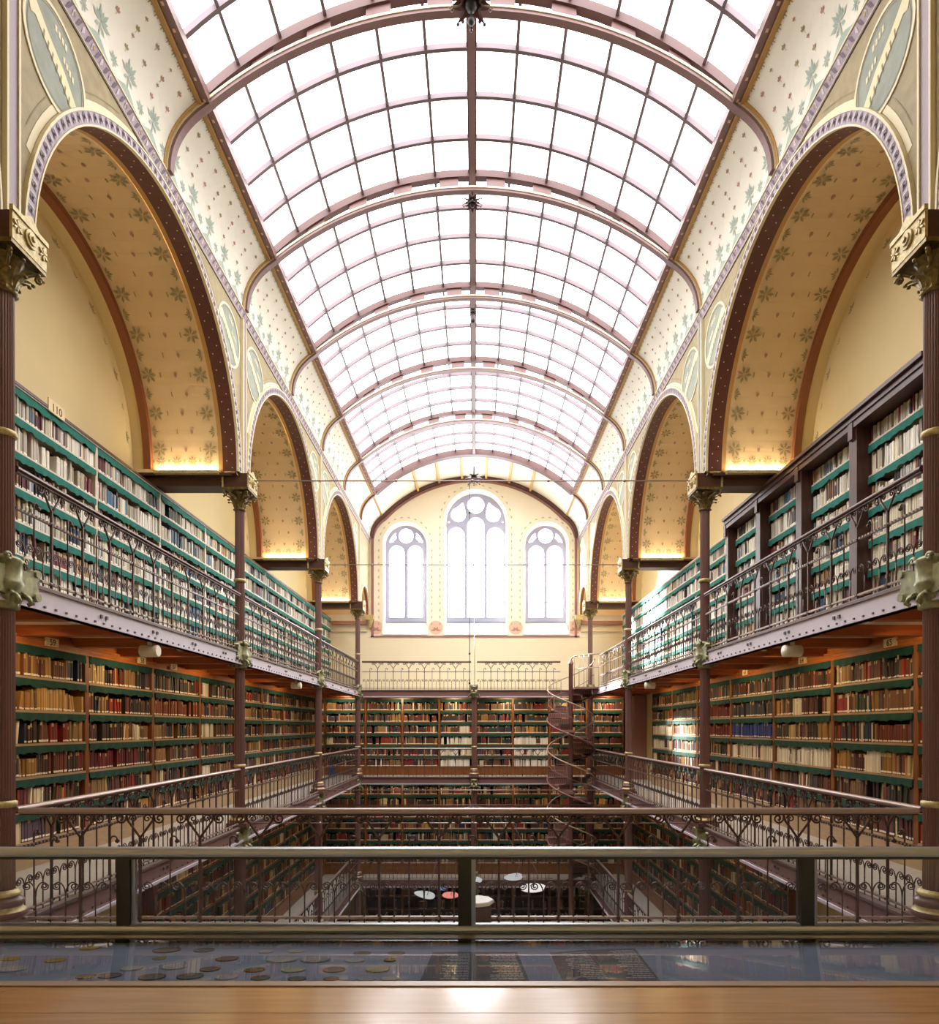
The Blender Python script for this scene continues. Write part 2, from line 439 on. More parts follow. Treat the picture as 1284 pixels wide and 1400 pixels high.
    # ------- beams at the springing, with a light trough along the upper edge
    for k in range(1, 5):
        y = k*D
        b = mb('beam_brown'); xa, xb = sorted((s*4.02, s*XB))
        b.box(xa, xb, y-.17, y+.17, 4.07, 4.22); b.box(xa, xb, y-.28, y+.28, 4.21, 4.255)
        bm_ = struct('beam', b)
        if k in (1, 2, 3, 4):
            for q in (-1, 1):
                L = bpy.data.lights.new('cornice_uplight', 'AREA'); L.shape = 'RECTANGLE'; L.size = 1.0; L.size_y = .05
                L.energy = UPLIGHT; L.color = (1, .80, .50)
                lo = bpy.data.objects.new('cornice_uplight', L); COL.objects.link(lo)
                lo.location = (s*4.75, y+q*.325, 4.28+E)
                lo.rotation_euler = (R(180), 0, 0)
                t = mb('gilt_pale'); t.box(min(s*4.22, s*5.28), max(s*4.22, s*5.28), min(y+q*.28, y+q*.36), max(y+q*.28, y+q*.36), 4.215, 4.262)
                ob('light_trough', t, bm_)
    # ------- cornice under the cove
    c = mb('carved_lavender')
    c.grid(lambda y, p: (s*p[0], y, p[1]), [YN, YB], [(XF, 6.965), (XF-.012, 6.97), (XF-.045, 7.10), (XF-.045, 7.12), (XF+.05, 7.12)])
    c.use('cream_line'); c.box(*sorted((s*(XF-.055), s*(XF+.02))), YN, YB, 7.095, 7.12); c.box(*sorted((s*(XF-.018), s*(XF+.02))), YN, YB, 6.957, 6.967)
    c.use('girder_dark'); c.box(*sorted((s*(XF-.012), s*(XF+.02))), YN, YB, 6.94, 6.957)
    i = 0; y = 3.2
    while y < YB:
        fn = lambda u, v, y=y: (s*(XF-.034-.25*v), y+u, 7.035+v)
        c.use('leaf_plum'); stamp(c, [[(-.06, -.05), (-.02, -.03), (.02, .05), (-.03, .03)]], fn, 0, 0)
        c.use('leaf_pale'); stamp(c, [[(.03, -.045), (.07, -.01), (.06, .045), (.035, .02)]], fn, 0, 0)
        y += .16
    c.use('gilt')
    for i in range(110):
        y = 3.265+i*.32
        if y < YB: c.disc((s*(XF-.040), y, 7.037), .02, 8, (0, 1, 0), (s*-.25, 0, 1))
    ob('cornice', c, wall)

# ------- profile of the vault: cove + skylight arc
def bez(t, P): return tuple((1-t)**2*P[0][i]+2*t*(1-t)*P[1][i]+t*t*P[2][i] for i in (0, 1))
COVE = [(3.90, 7.12), (3.90, 7.66), (3.42, 7.98)]
def cove_pt(t): return bez(t, COVE)
def sky_arc(crown, edge_x, edge_z, n):
    sag = crown-edge_z; r = (edge_x**2+sag**2)/(2*sag); a = math.asin(edge_x/r)
    return [(r*math.sin(-a+2*a*i/n), crown-r+r*math.cos(-a+2*a*i/n)) for i in range(n+1)], r, a
YK = 5.6            # the glazed part starts over the first columns
ceil = struct('ceiling')
for s, side in SIDES:
    c = mb('cove_plaster'); ts = lin(0, 1, 14)
    P = [cove_pt(t) for t in ts]; ln = [0]
    for a, b in zip(P[:-1], P[1:]): ln.append(ln[-1]+math.dist(a, b))
    LT = ln[-1]
    def cv(u, v, off=.004):
        v = max(-.02, min(LT+.02, v)); k = 0
        while k < len(ln)-2 and ln[k+1] < v: k += 1
        f = (v-ln[k])/(ln[k+1]-ln[k]); a, b = P[k], P[k+1]
        x = a[0]+(b[0]-a[0])*f; z = a[1]+(b[1]-a[1])*f; d = math.dist(a, b)
        return (s*(x-off*(b[1]-a[1])/d), u, z-off*abs(b[0]-a[0])/d)
    c.smooth = True
    c.grid(lambda u, v: cv(u, v, 0), [YN, YB], ln)
    c.smooth = False
    c.use('stencil_green')
    us = lin(3.0, YB-.1, 640)
    for u0, u1 in zip(us[:-1], us[1:]):      # scalloped green border along the cornice
        h0 = .035+.10*abs(math.cos(PI*(u0-3.5)/.56))**3; h1 = .035+.10*abs(math.cos(PI*(u1-3.5)/.56))**3
        c.poly([cv(u0, 0), cv(u1, 0), cv(u1, h1), cv(u0, h0)])
    i = 0; y = 3.5
    while y < YB-.3:
        c.use('stencil_green')
        stamp(c, palm_tree(.27), cv, y, .25); stamp(c, palm_tree(.15), cv, y+.28, .15)
        c.use('stencil_olive')
        for dy in (0, .14, .28, .42): stamp(c, comb(.06), cv, y+dy, LT-.085, PI)
        for j, vv in enumerate((.42, .54, .66, .78)):
            c.use('stencil_red' if (i+j) % 2 else 'stencil_olive')
            stamp(c, floret(.045), cv, y+(.12 if j % 2 else .40), vv)
            if j % 2: stamp(c, floret(.03), cv, y+.40, vv+.03)
        y += .56; i += 1
    ob('cove', c, ceil)
# tan margins framing each cove panel and the coffered strip before the window wall
prof = [(-x, z) for x, z in (cove_pt(t) for t in lin(0, 1, 10))]
arc, Rg, Ag = sky_arc(9.42, 3.42, 7.98, 40)
full = prof+arc[1:-1]+[(-x, z) for x, z in reversed(prof)]
st = mb('back_plaster'); st.smooth = True
st.grid(lambda y, i: (arc[i][0], y, arc[i][1]), [22.3, YB+.05], range(len(arc)))
st.smooth = False; st.use('ceiling_tan')
def sweep(m, pts, y0, y1, h, close=True):
    """a bar with rectangular section following pts (x,z) in a plane of constant y, h = depth towards the room"""
    n = len(pts); nn = []
    for i in range(n):
        a = pts[max(i-1, 0)]; b = pts[min(i+1, n-1)]; d = math.dist(a, b)
        nn.append(((b[1]-a[1])/d, -(b[0]-a[0])/d))
    inn = [(p[0]+q[0]*h, p[1]+q[1]*h) for p, q in zip(pts, nn)]
    for i in range(n-1):
        A, B, C, F = pts[i], pts[i+1], inn[i+1], inn[i]
        for y in (y0, y1): m.poly([(p[0], y, p[1]) for p in (A, B, C, F)])
        for a, b in ((A, B), (F, C)): m.poly([(a[0], y0, a[1]), (b[0], y0, b[1]), (b[0], y1, b[1]), (a[0], y1, a[1])])
    for i in (0, n-1): m.poly([(pts[i][0], y0, pts[i][1]), (inn[i][0], y0, inn[i][1]), (inn[i][0], y1, inn[i][1]), (pts[i][0], y1, pts[i][1])])
for ang in (-.46, -.28, -.095, .095, .28, .46):
    x = Rg*math.sin(ang); z = 9.42-Rg+Rg*math.cos(ang)
    M = Matrix.Translation((x, 0, z)) @ Matrix.Rotation(ang, 4, 'Y')
    st.box(-.04, .04, 22.4, YB, -.09, .0, M)
st.use('back_plaster'); st.smooth = True
st.grid(lambda y, i: (arc[i][0], y, arc[i][1]), [YN, YK+.05], range(len(arc)))
ob('coffered_strip', st, ceil)
tr = mb('rib_dark'); sweep(tr, full, YB-.1, YB, .12); ob('wall_arch', tr, ceil)
tr = mb('band_rose'); sweep(tr, [(-3.86, 3.4), (-3.86, 7.1)]+[(p[0]*.985, p[1]-.12) for p in full[3:-3]]+[(3.86, 7.1), (3.86, 3.4)], YB-.03, YB-.002, .09); ob('wall_band', tr, ceil)

# ------- the skylight
sky = struct('window_1')
gl, Rk, Ak = sky_arc(9.50, 3.50, 8.07, 40)
YS0, YS1 = YN, 22.4
ribs = [1.5*D-k*2.8 for k in (3, 2, 1)]+[(1.5+.5*k)*D for k in range(0, 6)]
ribs = [y for y in ribs if YK-.01 < y < 22.5]
secs = ribs
for a, b in zip(secs[:-1], secs[1:]):
    if a >= 22.39: continue
    g = mb('skylight_pane'); g.smooth = True
    g.grid(lambda y, i: (gl[i][0], y, gl[i][1]), [a, min(b, 22.45)], range(0, len(gl)))
    ob('pane', g, sky)
gb = mb('bar_paint')
for a, b in zip(secs[:-1], secs[1:]):
    for q in (1, 2, 3):
        y = a+(b-a)*q/4
        if b-a < 1: continue
        sweep(gb, [(p[0], p[1]-.005) for p in gl], y-.026, y+.026, .075)
for i in range(-5, 6):
    if i == 0: continue
    ang = i*.645/Rk; x = Rk*math.sin(ang); z = 9.5-Rk+Rk*math.cos(ang)
    M = Matrix.Translation((x, 0, z)) @ Matrix.Rotation(ang, 4, 'Y')
    gb.box(-.021, .021, YK, 22.4, -.075, -.004, M)
ob('glazing_bars', gb, sky)
rg = mb('rib_paint'); rg.box(-.05, .05, YK, 22.4, 9.30, 9.49); rg.use('rib_dark'); rg.box(-.07, .07, YK, 22.4, 9.43, 9.47); ob('ridge_beam', rg, sky)
low, Rl, Al = sky_arc(9.22, 3.42, 7.98, 36); upp, Ru, Au = sky_arc(9.49, 3.45, 8.12, 36)
for y in ribs:
    thick = 1.9 if y > 22 else 1.0
    r = mb('rib_dark'); sweep(r, upp, y-.065*thick, y+.05*thick, .115 if y < 22 else .2)
    last = y > 22
    r.use('rib_paint')
    lowfull = prof+low[1:-1]+[(-x, z) for x, z in reversed(prof)]
    if not last: sweep(r, lowfull, y-.05*thick, y+.05*thick, .07)
    if last:
        sweep(r, prof, y-.05, y+.05, .07); sweep(r, [(-x, z) for x, z in reversed(prof)], y-.05, y+.05, .07)
    r.use('cream_line')
    if not last: sweep(r, [(p[0]*.999, p[1]-.0) for p in lowfull], y-.062*thick, y+.062*thick, .03)
    r.use('tan_line')
    for s in (-1, 1):
        sweep(r, [(s*-p[0], p[1]) for p in prof][::(1 if s < 0 else -1)], y-.1*thick, y+.1*thick, .012)
    r.use('rib_paint')
    N = 9; aw = Al*.97
    for i in range(0 if last else N+1):
        a0 = -aw+2*aw*i/N
        for (da, db) in ((-.03, .03),):
            q = []
            for a in (a0+da, a0+db):
                q.append((Rl*math.sin(a), 9.22-Rl+Rl*math.cos(a)-.02)); 
            for a in (a0+db, a0+da):
                q.append((Ru*math.sin(a*Rl/Ru), 9.49-Ru+Ru*math.cos(a*Rl/Ru)-.05))
            for yy in (y-.03, y+.03): r.poly([(x, yy, z) for x, z in q])
            r.poly([(q[0][0], y-.03, q[0][1]), (q[3][0], y-.03, q[3][1]), (q[3][0], y+.03, q[3][1]), (q[0][0], y+.03, q[0][1])])
            r.poly([(q[1][0], y-.03, q[1][1]), (q[2][0], y-.03, q[2][1]), (q[2][0], y+.03, q[2][1]), (q[1][0], y+.03, q[1][1])])
    ob('rib', r, sky)
for s, side in SIDES:
    e = mb('rib_paint')
    e.box(*sorted((s*3.33, s*3.56)), YK, 22.4, 7.96, 8.08)
    e.use('rib_dark'); e.box(*sorted((s*3.35, s*3.42)), YK, 22.4, 8.08, 8.12)
    e.use('tan_line'); e.box(*sorted((s*3.43, s*3.50)), YN, YB, 7.93, 7.97)
    e.use('stencil_pink')
    for i in range(80):
        y = 3+i*.28
        if YK < y < 22.3: e.box(*sorted((s*3.37, s*3.40)), y-.02, y+.02, 7.955, 7.96)
    ob('edge_beam', e, sky)

# ------- the window wall
def arch_loop(cx, hw, z0, zs, n=20):
    return [(cx-hw, z0)]+[(cx-hw*math.cos(PI*i/n), zs+hw*math.sin(PI*i/n)) for i in range(n+1)]+[(cx+hw, z0)]
WX = 0.06
WINS = [(WX, 1.19, 3.5, 7.77, 1.10, 4.04), (WX-2.65, .84, 3.5, 6.9, .755, 4.04), (WX+2.65, .84, 3.5, 6.9, .755, 4.04)]
bw = mb('back_plaster')
rect = [(-XB-.1, 3.42), (XB+.1, 3.42), (XB+.1, 9.9), (-XB-.1, 9.9)]
bw.plate([rect]+[arch_loop(c, hw, z0, zs) for c, hw, z0, zs, _, _ in WINS], lambda u, v: (u, YB, v), None)
bw.use('cream_brick'); bw.box(-XB-.1, XB+.1, YB, YB+.2, -8.7, 3.42)
bw.use('band_rose'); bw.box(-3.88, 3.95, YB-.03, YB, 3.40, 3.45)
bw.use('stencil_olive')
for c, hw, z0, zs, _, _ in WINS:
    fn = lambda u, v: (u, YB-.005, v)
    n = 15 if hw > 1 else 12
    for i in range(n):
        z = 3.9+i*(zs-3.9)/n
        for q in (-1, 1): stamp(bw, palm(.07, 5, 2.4), fn, c+q*(hw+.13), z, -q*PI/2)
    for i in range(n):
        t = PI*(i+.5)/n
        stamp(bw, palm(.07, 5, 2.4), fn, c-(hw+.13)*math.cos(t), zs+(hw+.13)*math.sin(t), PI/2-t if False else t-PI/2 and -(t-PI/2))
bw.use('stencil_pink')
for x in (-3.68, WX-1.5, WX+1.5, 3.76):
    bw.disc((x, YB-.004, 3.76), .26, 20, (1, 0, 0), (0, 0, 1))
bw.use('stencil_red')
for x in (-3.68, WX-1.5, WX+1.5, 3.76):
    stamp(bw, palm(.2, 7, 2.6), lambda u, v: (u, YB-.008, v), x, 3.62)
wb = struct('wall_back', bw)
for s in (-1, 1):
    k = mb('band_rose'); k.box(*sorted((s*4.0, s*XB)), YB-.16, YB, 3.86, 3.99); k.use('cream_line'); k.box(*sorted((s*4.0, s*XB)), YB-.1, YB, 3.6, 3.64)
    k.use('gilt_pale'); k.box(*sorted((s*3.75, s*4.05)), YB-.25, YB, 4.02, 4.2); k.lathe([(.0, -.3), (.06, -.28), (.08, -.15), (.14, 0)], 10, (s*3.9, YB-.12, 4.02))
    ob('corbel', k, wb)
YG = YB+.36
for wi, (c, hw, z0, zs, gw, gz) in enumerate(WINS):
    rt = struct(f'window_{wi+2}')
    f = mb('reveal_white')
    lo = arch_loop(c, hw, z0, zs); li = arch_loop(c, gw, gz, zs)
    for a, b in zip(range(len(lo)-1), range(1, len(lo))):
        f.poly([(lo[a][0], YB, lo[a][1]), (lo[b][0], YB, lo[b][1]), (li[b][0], YG, li[b][1]), (li[a][0], YG, li[a][1])])
    f.plate([arch_loop(c, hw+.045, z0, zs), arch_loop(c, hw-.005, z0+.001, zs)], lambda u, v: (u, YB-.02, v), lambda u, v: (u, YB+.02, v))
    ob('reveal', f, rt)
    sl = mb('sill_blue'); sl.poly([(c-hw, YB-.02, z0), (c+hw, YB-.02, z0), (c+gw, YG, gz), (c-gw, YG, gz)]); sl.box(c-hw, c+hw, YB-.04, YB, z0-.03, z0); ob('sill', sl, rt)
    circ = lambda x, z, r, n=18: [(x+r*math.cos(2*PI*i/n), z+r*math.sin(2*PI*i/n)) for i in range(n)]
    def lanc(x, hw_, za, zt, n=10):
        return [(x-hw_, za)]+[(x-hw_*math.cos(PI*i/n), zt-hw_+hw_*math.sin(PI*i/n)) for i in range(n+1)]+[(x+hw_, za)]
    if wi == 0:
        holes = [lanc(c-.74, .31, 4.2, 7.62), lanc(c, .32, 4.2, 8.0), lanc(c+.74, .31, 4.2, 7.62), circ(c, 8.46, .32)]
        for q in (-1, 1):
            tear = [(c+q*(.68+.30*math.cos(a)), 8.13+.30*math.sin(a)) for a in [PI*1.0+PI*1.5*i/14 for i in range(15)] ]
            tear = [(c+q*(.66-.29*math.cos(a)), 8.12+.29*math.sin(a)) for a in [-PI*.95+PI*1.5*i/14 for i in range(1, 15)]]
            tear = [(c+q*(.66+.29*math.cos(a)), 8.12+.29*math.sin(a)) for a in [R(100+i*20) for i in range(1, 13)]]+[(c+q*.78, 8.36), (c+q*.5, 8.58), (c+q*.44, 8.42)]
            tear = [(c+q*(.66+.28*math.cos(a)), 8.10+.28*math.sin(a)) for a in [R(160+i*20) for i in range(0, 13)]]+[(c+q*.66, 8.42), (c+q*.49, 8.57), (c+q*.435, 8.40)]
            holes.append(tear); holes.append(circ(c+q*1.02, 7.82, .03, 8))
    else:
        holes = [lanc(c-.35, .29, 4.2, 6.93), lanc(c+.35, .29, 4.2, 6.93), circ(c, 7.29, .28)]
        for q in (-1, 1): holes.append([(c+q*.36, 7.22), (c+q*.40, 7.32), (c+q*.38, 7.42), (c+q*.5, 7.32), (c+q*.62, 7.12), (c+q*.64, 7.03), (c+q*.5, 7.06)])
    f = mb('window_stone'); f.plate([arch_loop(c, gw+.03, gz-.02, zs)]+holes, lambda u, v: (u, YG-.06, v), lambda u, v: (u, YG+.06, v))
    ob('frame', f, rt)
    pn = mb('window_pane'); pn.plate([arch_loop(c, gw, gz, zs)], lambda u, v: (u, YG+.02, v), None); ob('pane', pn, rt)
    br = mb('window_stone')
    for i in range(1, 6 if wi == 0 else 5):
        z = 4.2+i*.575; br.box(c-gw+.05, c+gw-.05, YG-.01, YG+.01, z-.012, z+.012)
    ob('saddle_bars', br, rt)

# ------- floors, end wall
fl = mb('ground_tile'); fl.box(-XB, XB, YN, YB, -8.9, -8.7); struct('floor', fl)
ew = mb('niche_wall'); ew.box(-XB-.2, XB+.2, YN-.2, YN, -8.7, 9.9); struct('wall_front', ew)
def girder(m, x0, x1, y0, y1, z0, z1, axis, paint='girder_paint', s=1):
    """I-beam: along 'y' facing -s*x, or along 'x' facing -y"""
    m.use(paint)
    if axis == 'y':
        xa, xb = sorted((x0, x1)); m.box(xa, xb, y0, y1, z0, z1)
        f = x0-s*.02
        m.use('girder_dark'); m.box(*sorted((f, x1)), y0, y1, z1-.03, z1); 
        m.use(paint); m.box(*sorted((f, x1)), y0, y1, z0, z0+.018)
        m.use('rivet'); n = int((y1-y0)/.16)
        for i in range(n):
            y = y0+(i+.5)*.16
            m.box(*sorted((x0, x0-s*.012)), y-.012, y+.012, z0+.03, z0+.05)
            if i % 7 == 3:
                for dy in (-.05, .05): m.box(*sorted((x0, x0-s*.015)), y+dy-.017, y+dy+.017, (z0+z1)/2-.017, (z0+z1)/2+.017)
    else:
        m.box(x0, x1, y0, y1, z0, z1); m.use('girder_dark'); m.box(x0, x1, y0-.04, y1, z1-.03, z1); m.use(paint); m.box(x0, x1, y0-.04, y1, z0, z0+.018)
def gallery(name, x0, x1, y0, y1, z, face, lvl):
    g = mb('deck_floor'); g.box(x0, x1, y0, y1, z-.05, z); 
    g.use('soffit_cream'); g.box(x0, x1, y0, y1, z-.10, z-.05)
    root = struct(name, g)
    pt = 'girder_paint' if lvl == 3 else 'girder_maroon'
    t = MB()
    if face in 'lr':
        s = -1 if face == 'l' else 1
        xi = x1 if face == 'l' else x0
        girder(t, xi-s*.012, xi+s*.08, y0, y1, z-.22, z+.0, 'y', pt, s)
        if lvl < 3: t.use('girder_paint'); t.box(*sorted((xi-s*.06, xi+s*.08)), y0, y1, z-.25, z-.215)
        ob('girder', t, root)
        n = int((y1-y0)/1.1)
        for i in range(n):
            j = mb('joist_wood'); y = y0+.15+i*1.1 if y0 < 5 else y0+.4+i*1.1
            j.box(x0+.02 if face == 'l' else x0+.1, x1-.1 if face == 'l' else x1-.02, y-.07, y+.07, z-.22, z-.10); ob('joist', j, root)
    else:
        girder(t, x0, x1, y0-.012, y0+.08, z-.22, z, 'x', 'girder_maroon'); 
        t.use('girder_paint'); t.box(x0, x1, y0-.06, y0+.08, z-.25, z-.215)
        ob('girder', t, root)
        n = int((x1-x0)/1.3)
        for i in range(n):
            j = mb('joist_wood'); x = x0+.4+i*1.3
            j.box(x-.07, x+.07, y0+.1, y1-.02, z-.22, z-.10); ob('joist', j, root)
    return root
for lv in (1, 2, 3):
    z = DECK[lv]
    y0 = 4.2 if lv == 3 else 5.6
    gallery('floor_left', -XB, -XF, y0, YB, z, 'l', lv); gallery('floor_right', XF, XB, y0, YB, z, 'r', lv)
    gallery('floor_back', -XF, XF, 22.4, YB, z, 'b', lv)
fr = mb('deck_floor'); fr.box(-XB, XB, YN, 5.68, -1.73, -1.68); fr.use('girder_maroon'); fr.box(-XF, XF, 5.6, 5.68, -1.9, -1.73)
fr.use('soffit_cream'); fr.box(-XB, XB, YN, 5.6, -1.9, -1.73); struct('floor_front', fr)
# right-hand rear corner of the middle gallery: panelled jamb
j = mb('band_rose'); j.box(5.22, XB, 21.3, 22.5, -1.68, 1.05); j.use('oak_brown'); j.box(5.2, XB, 22.1, 22.5, -1.68, 1.05); struct('trim_1', j)

# ================================================================== COLUMNS
SH = {}
def cached(key, fn):
    if key not in SH: SH[key] = fn()
    return SH[key]
def shaft_mesh(r, z0, z1, n=24):
    m = mb('column_paint'); m.lathe([(r, z0), (r*.97, z1)], n*2, flute=.09); return m.mesh('shaft')
def leaf(m, a, r0, z0, h, out, w):
    """an acanthus leaf that curls outward at its tip"""
    pts = []
    for t in lin(0, 1, 6):
        rr = r0+out*t**2.2; z = z0+h*(t-.18*max(0, t-.7)/.3*t)
        pts.append((rr, z, w*(math.sin(PI*min(1, t*.75+.2)))))
    ca, sa = math.cos(a), math.sin(a); b = len(m.v)
    for rr, z, ww in pts:
        for q, bulge in ((-1, -.012), (0, .012), (1, -.012)):
            x, y = rr+bulge, q*ww
            m.v.append((ca*x-sa*y, sa*x+ca*y, z))
    for i in range(len(pts)-1):
        for k in (0, 1): m.face([b+i*3+k, b+i*3+k+1, b+(i+1)*3+k+1, b+(i+1)*3+k])
    tip = pts[-1]; x = tip[0]
    m.lathe([(0, -.018), (.018, -.01), (.02, .004), (0, .016)], 6, (ca*x, sa*x, tip[1]-.012))
def capital_mesh():
    m = mb('gilt'); m.lathe([(.085, 0), (.11, .012), (.085, .03), (.085, .12), (.11, .24), (.15, .30)], 20)
    for i in range(8): leaf(m, 2*PI*i/8, .085, .03, .16, .10, .05)
    for i in range(8): leaf(m, 2*PI*(i+.5)/8, .09, .06, .22, .16, .055)
    for i in range(4):
        a = PI/4+i*PI/2; ca, sa = math.cos(a), math.sin(a)
        sp = [( (.10+.16*t)*ca, (.10+.16*t)*sa, .16+.12*math.sin(t*1.7)) for t in lin(0, 1, 6)]
        m.tube(sp, .018, 6)
        c = (.255, .235); m.tube([((c[0]+.035*(1-k/14)*math.cos(k*.8))*ca, (c[0]+.035*(1-k/14)*math.cos(k*.8))*sa, c[1]+.035*(1-k/14)*math.sin(k*.8)) for k in range(12)], .013, 5)
    return m.mesh('capital')
def impost_mesh():
    m = mb('gilt'); m.box(-.22, .22, -.22, .22, .30, .335)
    m.use('beam_brown'); m.box(-.21, .21, -.19, .19, .335, .58); m.use('gilt_pale'); m.box(-.225, -.20, -.215, .215, .335, .60); m.box(.20, .225, -.215, .215, .335, .60)
    for s in (-1, 1):
        for ax in (0,):
            def P(u, v, o): return (s*(.225+o), u, v) if ax == 0 else (u, s*(.225+o), v)
            for rr, o in ((.075, .018), (.05, .03), (.022, .045)):
                pts = [(rr*math.cos(2*PI*i/14), .47+rr*math.sin(2*PI*i/14)) for i in range(14)]
                m.plate([pts], lambda u, v: P(u, v, o), lambda u, v: P(u, v, o-.02))
            for u0 in (-.16, .16):
                for pp in star(.06, 6):
                    m.plate([pp], lambda u, v: P(u+u0, v+.46, .014), lambda u, v: P(u+u0, v+.46, 0))
            m.plate([[(-.225, .60), (-.1, .60), (0, .67), (.1, .60), (.225, .6), (.225, .56), (-.225, .56)]], lambda u, v: P(u, v, .012), lambda u, v: P(u, v, -.02))
    return m.mesh('impost')
def bracket_mesh():
    m = mb('green_bronze')
    m.lathe([(.095, -.26), (.12, -.25), (.11, -.21), (.12, -.12), (.15, -.05), (.145, -.02), (.135, 0), (.135, .14), (.15, .16), (.12, .19), (.09, .2)], 16)
    for i in range(10): leaf(m, 2*PI*i/10, .105, -.25, .16, .07, .035)
    for q in (-1, 1):                      # plaques lying along the girder, rolled at their ends
        pts = [(0, -.16), (.16, -.13), (.26, -.10), (.33, -.05), (.30, .02), (.34, .08), (.26, .12), (.14, .10), (0, .14)]
        for xx in (-.085, .045): m.plate([[(q*u, v) for u, v in pts]], lambda u, v: (xx, u, v), lambda u, v: (xx+.04, u, v))
        for c_, r_ in (((.30, -.10), .04), ((.30, .11), .035)):
            m.tube([(-.10, q*c_[0], c_[1]), (.10, q*c_[0], c_[1])], r_, 10)
        for sx in (-1, 1):
            m.tube([(sx*.11, q*(.10+.04*(1-k/12)*math.cos(k*.8)), .17+.04*(1-k/12)*math.sin(k*.8)) for k in range(11)], .016, 6)
            m.tube([(sx*.09, q*.06, -.1), (sx*.17, q*.075, -.16), (sx*.185, q*.075, -.2), (sx*.16, q*.07, -.21)], .022, 6)
    return m.mesh('bracket_capital')
def base_mesh():
    m = mb('column_paint'); m.box(-.17, .17, -.17, .17, 0, .07)
    m.lathe([(.165, .07), (.175, .095), (.165, .12)], 24)
    m.use('gilt_pale'); m.lathe([(.165, .12), (.145, .14), (.14, .16)], 24)
    m.use('column_paint'); m.lathe([(.14, .16), (.15, .18), (.155, .2), (.14, .22), (.12, .24), (.12, .25)], 24)
    m.use('gilt_pale'); m.lathe([(.125, .25), (.13, .265), (.12, .28), (.1, .30)], 24)
    return m.mesh('base')
def ring_mesh():
    m = mb('gilt_pale'); m.lathe([(.08, -.03), (.098, -.02), (.1, 0), (.098, .02), (.08, .03)], 20); return m.mesh('ring')
def column(x, y, label, top=3.72, grp='cast-iron columns along the galleries', upper=True):
    t = thing('iron_column', label, 'column', (x, y, -8.7), 0, grp)
    P = lambda n, me, z=0: ob(n, me, t, (0, 0, z+8.7))
    P('shaft', cached('sh1', lambda: shaft_mesh(.10, DECK[1], DECK[2]-.25)))
    P('shaft', cached('sh0', lambda: shaft_mesh(.11, -8.7, DECK[1]-.25)))
    P('base', cached('base', base_mesh), -8.7)
    for lv in (1, 2): P('base', cached('base', base_mesh), DECK[lv])
    P('bracket_capital', cached('brk', bracket_mesh), DECK[1]-.2); P('bracket_capital', cached('brk', bracket_mesh), DECK[2]-.2)
    P('ring', cached('ring', ring_mesh), DECK[2]+1.03); P('ring', cached('ring', ring_mesh), DECK[1]+1.03)
    P('shaft', cached('sh2', lambda: shaft_mesh(.085, DECK[2], DECK[3]-.05)))
    P('bracket_capital', cached('brk', bracket_mesh), DECK[3]-.02)
    if upper:
        P('shaft', cached('sh3', lambda: shaft_mesh(.08, DECK[3]-.05, 3.74)))
        P('ring', cached('ring', ring_mesh), DECK[3]+1.22); P('ring', cached('ring', ring_mesh), DECK[3]+.1)
        P('capital', cached('cap', capital_mesh), 3.70); P('impost', cached('imp', impost_mesh), 3.70)
    return t
NEAR = ['fluted brown iron column at the {} picture edge, nearest the front rail', 'second fluted brown column from the front in the {} row',
        'third fluted brown column from the front in the {} row', 'slim brown corner column where the {} gallery meets the back gallery']
for s, side in SIDES:
    for k in range(1, 5): column(s*W, k*D, NEAR[k-1].format(side))
column(0, 22.4+.0, 'brown iron column in the middle of the back gallery, ending at the upper deck', upper=False)

# ================================================================== RAILINGS
def spiral(cx, cz, r, a0, turns, n=14, q=1):
    return [(cx+q*r*(1-.78*i/n)*math.cos(a0+turns*2*PI*i/n), 0, cz+r*(1-.78*i/n)*math.sin(a0+turns*2*PI*i/n)) for i in range(n+1)]
def post_mesh():
    m = mb('rail_iron'); m.box(-.010, .010, -.010, .010, 0, .76)
    for z in (.06, .62): m.box(-.02, .02, -.02, .02, z-.012, z+.012)
    return m.mesh('post')
def ybracket_mesh():
    m = mb('rail_iron')
    for q in (-1, 1):
        m.tube([(0, 0, .74), (q*.05, 0, .81), (q*.105, 0, .885), (q*.12, 0, .94)], .0105, 6)
        m.tube(spiral(q*.165, .905, .045, PI*(1-.08), 1.35, 14, 1 if q > 0 else -1) if q > 0 else spiral(q*.165, .905, .045, PI*(1-.08), 1.35, 14, -1), .0085, 5)
        m.tube(spiral(q*.06, .905, .035, 0, 1.3, 12, q), .007, 5)
    return m.mesh('scroll_bracket')
def hook_mesh():
    m = mb('rail_iron'); m.tube([(0, 0, 0), (0, 0, .72)]+[(.03-.03*math.cos(a), 0, .72+.035*math.sin(a)) for a in lin(.2, 2.9, 6)], .007, 6)
    m.lathe([(0, -.022), (.018, -.012), (.02, .004), (0, .022)], 8, (.06, 0, .715))
    return m.mesh('hook_bar')
def fountain_mesh():
    m = mb('rail_iron'); m.tube([(0, 0, 0), (0, 0, .24)], .0065, 6)
    for q in (-1, 1):
        arc_ = [(q*(.062-.062*math.cos(a)), 0, .24+.12*math.sin(a)) for a in lin(0, PI*.62, 7)]
        m.tube(arc_+spiral(q*.075, .325, .036, .9, -1.55, 14, q)[1:], .006, 5)
    return m.mesh('scroll_bar')
def rope_mesh(L):
    m = mb('rail_iron'); m.box(0, L, -.011, .011, .613, .633)
    n = int(L/.05)
    m.use('rail_hand')
    for i in range(n): m.box((i+.3)*.05, (i+.7)*.05, -.014, .014, .62, .64)
    return m.mesh('mid_rail')
